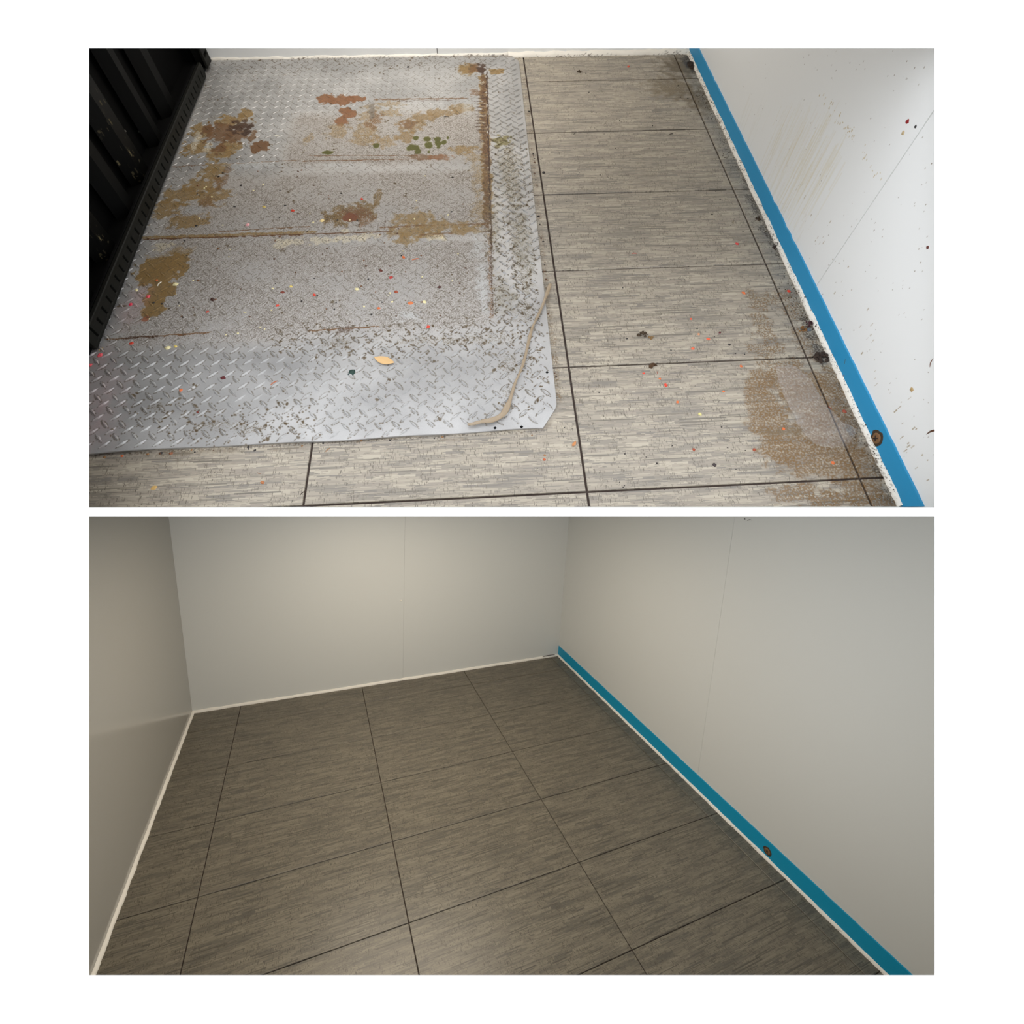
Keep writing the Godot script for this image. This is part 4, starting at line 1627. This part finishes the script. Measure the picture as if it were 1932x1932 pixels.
func scraps() -> void:
	var red := rgb(206, 62, 40)
	var rust := rgb(150, 66, 38)
	var orange := rgb(204, 104, 52)
	var cream := rgb(226, 214, 164)
	var yellow := rgb(222, 196, 108)
	var pink := rgb(224, 84, 92)
	var brown := rgb(86, 58, 38)
	var black := rgb(34, 28, 26)
	var maroon := rgb(84, 18, 22)
	# --- on the plate, each unlike its neighbours
	scrap("food_scrap", 248, 649, 10, 0, red, "bright red scrap on the plate near the foot rail's front end", "scrap")
	scrap("food_scrap", 422, 714, 11, 3, maroon, "maroon scrap among the clean studs of the plate's front left", "scrap")
	scrap("food_scrap", 342, 737, 9, 1, orange, "small orange scrap to the left of the maroon one on the studs", "scrap")
	scrap("food_scrap", 517, 723, 15, 7, rgb(170, 88, 44), "orange-brown sliver on the studs right of the maroon scrap", "scrap", "", 0.7)
	scrap("food_scrap", 374, 779, 7, 2, rgb(110, 40, 30), "dark red crumb nearest the front edge among the left studs", "scrap")
	scrap("leaf_piece", 664, 704, 18, 4, rgb(22, 52, 44), "dark green leaf piece on the studs of the plate", "leaf")
	scrap("dry_leaf", 726, 683, 40, 6, rgb(206, 168, 116), "curled tan dry leaf on the studs behind the green leaf piece", "leaf", "", 5.9)
	scrap("food_scrap", 775, 573, 11, 5, rgb(206, 112, 62), "round orange flake on the gritty near panel of the plate", "scrap", "", 0.0, 0.5)
	scrap("food_scrap", 594, 558, 8, 0, red, "red-orange scrap in the middle of the gritty near panel", "scrap")
	scrap("food_scrap", 524, 578, 8, 2, red, "red scrap left of the middle on the gritty near panel", "scrap")
	scrap("food_scrap", 534, 553, 9, 3, rgb(116, 48, 30), "brownish red scrap just above the red one on the near panel", "scrap")
	scrap("food_scrap", 402, 567, 11, 4, rgb(66, 40, 30), "dark brown lump at the left of the gritty near panel", "scrap")
	scrap("food_scrap", 332, 538, 11, 5, cream, "cream round scrap on the right rim of the large ochre stain", "scrap")
	scrap("food_scrap", 297, 530, 6, 1, orange, "tiny orange crumb in the large ochre stain", "scrap")
	scrap("food_scrap", 301, 537, 12, 7, rgb(238, 232, 214), "white bent shred below the orange crumb in the ochre stain", "scrap", "", 1.2)
	scrap("food_scrap", 318, 658, 12, 3, cream, "larger cream flake below the near rust seam at the left", "scrap")
	scrap("food_scrap", 332, 655, 8, 0, yellow, "yellow flake just right of the larger cream flake", "scrap")
	scrap("food_scrap", 259, 549, 8, 2, cream, "cream scrap between the foot rail and the ochre stain", "scrap")
	scrap("food_scrap", 281, 561, 9, 4, pink, "pink scrap touching the left side of the ochre stain", "scrap")
	scrap("food_scrap", 248, 576, 9, 1, rgb(226, 58, 84), "hot pink scrap close beside the foot rail", "scrap")
	scrap("food_scrap", 190, 672, 11, 5, pink, "pale pink scrap at the very front end of the foot rail", "scrap")
	scrap("food_scrap", 172, 690, 9, 0, pink, "pink scrap at the left edge below the foot rail's end", "scrap")
	scrap("food_scrap", 192, 660, 8, 7, yellow, "yellow sliver beside the foot rail's front end", "scrap", "", 0.8)
	scrap("food_scrap", 674, 547, 9, 3, cream, "cream scrap right of the red-orange one on the near panel", "scrap")
	scrap("food_scrap", 515, 546, 6, 1, cream, "cream crumb above the brownish red scrap on the near panel", "scrap")
	scrap("food_scrap", 550, 542, 7, 0, yellow, "amber crumb between the cream crumb and the red-orange scrap", "scrap")
	scrap("food_scrap", 499, 392, 8, 2, yellow, "yellow crumb on the middle panel of the plate", "scrap")
	scrap("food_scrap", 553, 399, 8, 4, red, "red crumb on the middle panel right of the yellow one", "scrap")
	scrap("food_scrap", 608, 418, 9, 5, rgb(228, 202, 140), "cream lump on the left rim of the ringed brown stain", "scrap")
	scrap("food_scrap", 468, 426, 9, 3, rgb(232, 168, 170), "pale pink flake just behind the third rust seam", "scrap")
	scrap("food_scrap", 808, 618, 9, 1, red, "red-orange scrap on the clean strip near the plate's front right", "scrap")
	scrap("food_scrap", 762, 487, 8, 0, orange, "orange crumb on the back of the near panel", "scrap")
	scrap("food_scrap", 784, 490, 13, 7, orange, "orange sliver right of the orange crumb on the near panel", "scrap", "", 0.2)
	scrap("food_scrap", 719, 512, 9, 2, rgb(98, 42, 28), "dark red scrap in the centre of the near panel", "scrap")
	scrap("food_scrap", 738, 525, 9, 4, rgb(176, 50, 44), "red and dark scrap below the centre of the near panel", "scrap")
	scrap("food_scrap", 829, 543, 8, 5, rgb(70, 32, 26), "dark brown crumb at the right of the near panel", "scrap")
	scrap("food_scrap", 801, 571, 9, 3, cream, "cream scrap right of the round orange flake", "scrap")
	scrap("food_scrap", 740, 571, 6, 0, cream, "small cream crumb left of the round orange flake", "scrap")
	scrap("food_scrap", 748, 552, 9, 1, rust, "rust-brown flake above the round orange flake", "scrap")
	scrap("food_scrap", 715, 583, 8, 2, orange, "orange crumb at the front edge of the near panel", "scrap")
	scrap("food_scrap", 683, 377, 7, 4, red, "red crumb behind the ringed brown stain", "scrap")
	scrap("food_scrap", 462, 591, 9, 7, cream, "cream sliver on the clean strip in front of the near panel", "scrap", "", 2.6)
	scrap("food_scrap", 392, 590, 7, 0, red, "small red crumb left of the cream sliver", "scrap")
	scrap("food_scrap", 524, 257, 11, 7, rgb(226, 222, 206), "white sliver on the far part of the plate right of the dark stain", "scrap", "", 0.2)
	scrap("seed", 770, 128, 6, 3, black, "lone black seed near the back edge of the plate", "seed")
	scrap("seed", 842, 222, 9, 7, black, "black sliver in the far right panel of the plate", "seed", "", 0.1)
	# --- on the tiles
	scrap("seed", 1349, 876, 9, 5, rgb(52, 40, 40), "flat dark seed on the clean side of the nearest full tile", "seed")
	scrap("seed", 1321, 780, 9, 1, rgb(206, 196, 128), "pale yellow seed on the tile behind the flat dark seed", "seed")
	scrap("seed", 1240, 873, 5, 2, black, "small black seed left of the flat dark one", "seed")
	scrap("seed", 1356, 757, 7, 7, black, "tiny black splinter right of the pale yellow seed", "seed", "", 0.9)
	scrap("food_scrap", 1391, 458, 8, 0, rgb(196, 60, 58), "red diamond flake on the fourth tile from the front", "scrap")
	scrap("food_scrap", 1197, 476, 8, 7, rgb(196, 74, 56), "curved red shred left on the same tile as the red diamond flake", "scrap")
	scrap("food_scrap", 1404, 551, 8, 3, orange, "orange flake at the upper left tip of the brown spill", "scrap")
	scrap("food_scrap", 1304, 600, 6, 1, rgb(206, 84, 56), "orange-red curl right of the larger brown clump", "scrap")
	scrap("food_scrap", 1337, 638, 8, 4, rgb(214, 92, 60), "orange scrap nearest the left side of the spill's upper part", "scrap")
	scrap("food_scrap", 1319, 629, 7, 2, rgb(196, 140, 104), "pale orange scrap just left of the orange one", "scrap")
	scrap("food_scrap", 1359, 626, 6, 0, maroon, "dark red crumb above and right of the orange scrap", "scrap")
	scrap("food_scrap", 1308, 656, 7, 5, rgb(214, 100, 66), "orange crumb close behind the second tile joint", "scrap")
	scrap("seed", 1377, 649, 6, 3, black, "round black seed close behind the second tile joint", "seed")
	scrap("food_scrap", 1489, 548, 8, 1, red, "red scrap on the narrow edge tile by the sealant", "scrap")
	scrap("twig", 1384, 417, 10, 7, rgb(110, 92, 58), "thin brown twig on the tile behind the red diamond flake", "twig", "", 1.2)
	scrap("food_scrap", 1186, 124, 7, 2, rgb(206, 84, 60), "orange-red fleck on the farthest tile", "scrap")
	for p in [[1215, 703, 6, 0, "rust crumb just below the small dark clump, on its left"], [1241, 702, 7, 7, "red curl just below the small dark clump, on its right"], [1246, 713, 6, 1, "orange ring crumb below the red curl"], [1257, 725, 9, 3, "largest red scrap in the row below the small dark clump"], [1279, 757, 7, 4, "amber ring crumb at the end of the row below the dark clump"], [1310, 847, 7, 5, "red crumb above the flat dark seed"], [1366, 737, 6, 2, "red crumb left of the spill's straight edge"], [1399, 689, 7, 0, "orange flake at the joint left of the spill"], [1424, 847, 8, 3, "orange flake on the straight left rim of the spill"], [1480, 808, 8, 1, "red flake inside the brown spill left of the film"], [1573, 872, 9, 4, "rust flake inside the spill below the film"], [1568, 768, 8, 7, "red shred on the joint of the narrow edge tile"]]:
		scrap("food_scrap", p[0], p[1], p[2], p[3], [red, orange, rust][int(p[0]) % 3], p[4], "scrap")
	scrap("dry_leaf", 1083, 838, 13, 6, rgb(186, 122, 70), "ragged orange-brown leaf flake beside the long tile joint", "leaf", "", 0.9)
	scrap("food_scrap", 1027, 866, 7, 1, rgb(180, 84, 44), "orange crumb on the tile in front of the plate's cut corner", "scrap")
	scrap("food_scrap", 1028, 858, 6, 3, rgb(150, 110, 76), "tan crumb just behind the orange one by the cut corner", "scrap")
	scrap("food_scrap", 487, 892, 8, 7, rgb(140, 96, 58), "brown sliver on the left front tile", "scrap")
	scrap("food_scrap", 494, 909, 9, 4, rgb(168, 104, 62), "orange-brown scrap in front of the brown sliver", "scrap")
	scrap("food_scrap", 289, 919, 14, 2, rgb(190, 154, 92), "broad tan scrap on the left front tile", "scrap", "", 0.3, 0.3)
	scrap("food_scrap", 228, 859, 7, 0, rgb(190, 92, 48), "orange crumb under the plate's front edge at the far left", "scrap")
	scrap("food_scrap", 321, 854, 8, 5, rgb(128, 76, 46), "brown crumb under the plate's front edge right of the orange one", "scrap")
	scrap("food_scrap", 617, 847, 11, 7, rgb(156, 112, 74), "tan sliver in front of the plate beside the short tile joint", "scrap", "", 0.8)
	scrap("twig", 570, 928, 11, 7, rgb(64, 54, 46), "dark splinter beside the short tile joint at the front", "twig", "", 0.7)
	scrap("seed", 1026, 324, 7, 5, black, "dark square speck on the long tile joint beside the plate", "seed")
	scrap("seed", 1266, 251, 9, 7, rgb(52, 44, 38), "dark splinter just in front of the far tile joint", "twig", "", 0.4)
	# --- stuck dirt
	clump(1213, 630, 24, 0.012, 22, M.dirt, 21, "larger brown clump of debris in the middle of a tile", 0.5)
	clump(1229, 636, 14, 0.006, 14, mat(rgb(120, 92, 56), 0.9), 22, "loose lighter clump touching the larger brown clump", 0.6)
	clump(1231, 689, 22, 0.012, 20, mat(rgb(74, 52, 30), 0.9), 23, "small dark clump sitting on the second tile joint", 0.6)
	clump(1094, 134, 13, 0.006, 12, M.dirt, 24, "brown crumb clump on the farthest tile", 0.7)
	clump(1551, 673, 34, 0.012, 40, M.soil, 25, "black soil clump at the sealant by the second tile joint", 1.0)
	clump(1515, 620, 18, 0.01, 18, mat(rgb(122, 84, 44), 0.9), 26, "ochre clump on the narrow edge tile beside a grey pebble", 1.0)
	clump(1528, 610, 18, 0.01, 18, mat(rgb(62, 22, 28), 0.8), 27, "maroon clump against the sealant above the grey pebble", 1.0)
	clump(1306, 122, 20, 0.014, 46, M.soil, 28, "black soil heap in the far corner below the skirting's end", 1.6)
	clump(1432, 411, 13, 0.01, 18, M.dirt, 29, "brown clump on the sealant at the third tile from the back", 1.0)
	clump(1462, 466, 12, 0.01, 16, M.soil, 30, "dark clump on the sealant just behind the fourth joint", 1.0)
	scrap("pebble", 1527, 621, 10, 1, rgb(92, 100, 110), "blue-grey pebble between the ochre and maroon clumps", "pebble")
	scrap("seed", 1617, 767, 9, 2, black, "black seed on the edge tile near the crumpled film", "seed")
	scrap("food_scrap", 1595, 775, 10, 4, rgb(142, 62, 38), "rust flake beside the black seed near the film", "scrap")
	# --- on the wall and the skirting
	on_wall("scrap", 1712, 229, 9, 3, rgb(140, 22, 26), "dark red flake stuck high on the white wall by the panel joint")
	on_wall("speck", 1727, 239, 6, 1, black, "black speck on the panel joint right of the red flake")
	on_wall("scrap", 1704, 251, 8, 0, rgb(184, 164, 128), "tan flake just below the dark red flake on the wall")
	on_wall("scrap", 1759, 813, 22, 7, rgb(92, 60, 38), "long brown sliver on the wall at the far right", WALL_A, 1.2)
	on_wall("scrap", 1756, 684, 14, 7, rgb(106, 66, 44), "shorter brown sliver on the wall above the long one", WALL_A, 2.2)
	on_wall("scrap", 1720, 735, 9, 4, rgb(178, 150, 104), "tan crumb on the wall left of the shorter brown sliver")
	on_wall("scrap", 1750, 467, 7, 2, rgb(96, 44, 34), "dark crumb on the wall halfway down the right side")
	on_wall("scrap", 1590.5, 709, 9, 7, rgb(126, 70, 46), "rust-brown bit stuck on the blue skirting above the screw", WALL_A - 0.004, 1.4)
	on_wall("scrap", 1494, 518, 17, 7, rgb(62, 46, 30), "dark brown husk stuck at the lower edge of the blue skirting", WALL_A - 0.004, 0.5)
	on_wall("scrap", 1594, 682, 9, 7, rgb(54, 74, 66), "dark green sliver on the blue skirting behind the rust-brown bit", WALL_A - 0.004, 2.4)
	# --- the few marks of the clean room
	for w in [[1414, 981, 9.0, 7, "dark splinter mark high on the clean room's right wall", 0], [1405, 979, 4.0, 1, "tiny dark speck left of the splinter mark on the right wall", 0]]:
		var pb := spot_b(w[0], w[1], 0, RIGHT_B)
		var rb: float = w[2] * 0.0011
		var ob := put("speck", chips[w[3]], tint(black), self, ROOM_B * Transform3D((Basis(Vector3(0, 0, 1), Vector3(-1, 0, 0), Vector3(0, -1, 0)) * Basis(Vector3.UP, 0.3)).scaled_local(Vector3(rb, 0.003, rb)), pb))
		tag(ob, w[4], "speck")
	var pc := spot_b(1034, 1238.5, 2, BACK_B + 0.004)
	var oc := put("grime_streak", chips[7], tint(rgb(52, 34, 26)), self, ROOM_B * Transform3D(Basis().scaled_local(Vector3(0.045, 0.012, 0.02)), Vector3(pc.x, 0.014, BACK_B + 0.008)))
	tag(oc, "dark grime streak on the sealant in the clean room's far corner", "grime")
	# --- crumbs that nothing tells apart
	var r := RandomNumberGenerator.new()
	r.seed = 77
	for k in 90:
		var x := r.randf_range(330, 880)
		var y := r.randf_range(320, 600)
		scrap("crumb", x - (y - 320) * 0.2 * (880 - x) / 550, y, r.randf_range(3, 6), r.randi() % 6, [brown, black, rgb(112, 74, 44)][r.randi() % 3], "dark crumb lying on the gritty panels of the plate", "crumb", "dark crumbs on the gritty panels of the plate")
	for k in 34:
		var x := r.randf_range(330, 880)
		var y := r.randf_range(330, 640)
		scrap("crumb", x - (y - 320) * 0.2 * (880 - x) / 550, y, r.randf_range(3, 5), r.randi() % 6, cream, "pale cream crumb scattered over the gritty plate", "crumb", "pale crumbs on the plate")
	for k in 18:
		var x := r.randf_range(180, 1010)
		scrap("crumb", x, 858 - (x - 168) * 0.055 + absf(r.randfn(0, 3)), r.randf_range(3, 7), r.randi() % 6, [brown, black, rgb(128, 92, 56)][r.randi() % 3], "brown crumb along the front edge of the plate", "crumb", "crumbs along the plate's front edge")
	for k in 22:
		var y := r.randf_range(140, 780)
		scrap("crumb", 986 + (y - 112) * 0.1 + absf(r.randfn(0, 5)), y, r.randf_range(3, 6), r.randi() % 6, [brown, black][r.randi() % 2], "dark crumb along the right edge of the plate", "crumb", "crumbs along the plate's right edge")
	for k in 60:
		var x := r.randf_range(1060, 1420)
		scrap("crumb", x, r.randf_range(130, 950), r.randf_range(2, 4), r.randi() % 6, black, "tiny black crumb scattered on the grey tiles", "crumb", "tiny black crumbs on the tiles")
	# fine dirt along the sealant: too much to count
	var mm := MultiMesh.new()
	mm.transform_format = MultiMesh.TRANSFORM_3D
	mm.mesh = chips[2]
	mm.instance_count = 1400
	for k in 1400:
		var z := r.randf_range(BACK_A + 0.02, 0.06)
		var busy := absf(sin(z * 9.0) * sin(z * 4.0 + 1.0))
		var off := absf(r.randfn(0.0, 0.012 + 0.012 * busy)) + 0.004
		var size := r.randf_range(0.0006, 0.0022) * (0.6 + 0.6 * busy)
		var hgt := 0.0 if off > 0.013 else 0.012 * sqrt(maxf(0.0, 1.0 - pow(off / 0.013, 2.0)))
		mm.set_instance_transform(k, Transform3D(Basis(Vector3.UP, r.randf() * TAU).scaled_local(Vector3(size, size, size)), Vector3(WALL_A - off, hgt, z)))
	var fine := MultiMeshInstance3D.new()
	fine.name = named("fine_dirt")
	fine.multimesh = mm
	fine.material_override = M.dirt
	add_child(fine)
	tag(fine, "fine brown dirt scattered along the sealant of the dirty room", "dirt", "", "stuff")
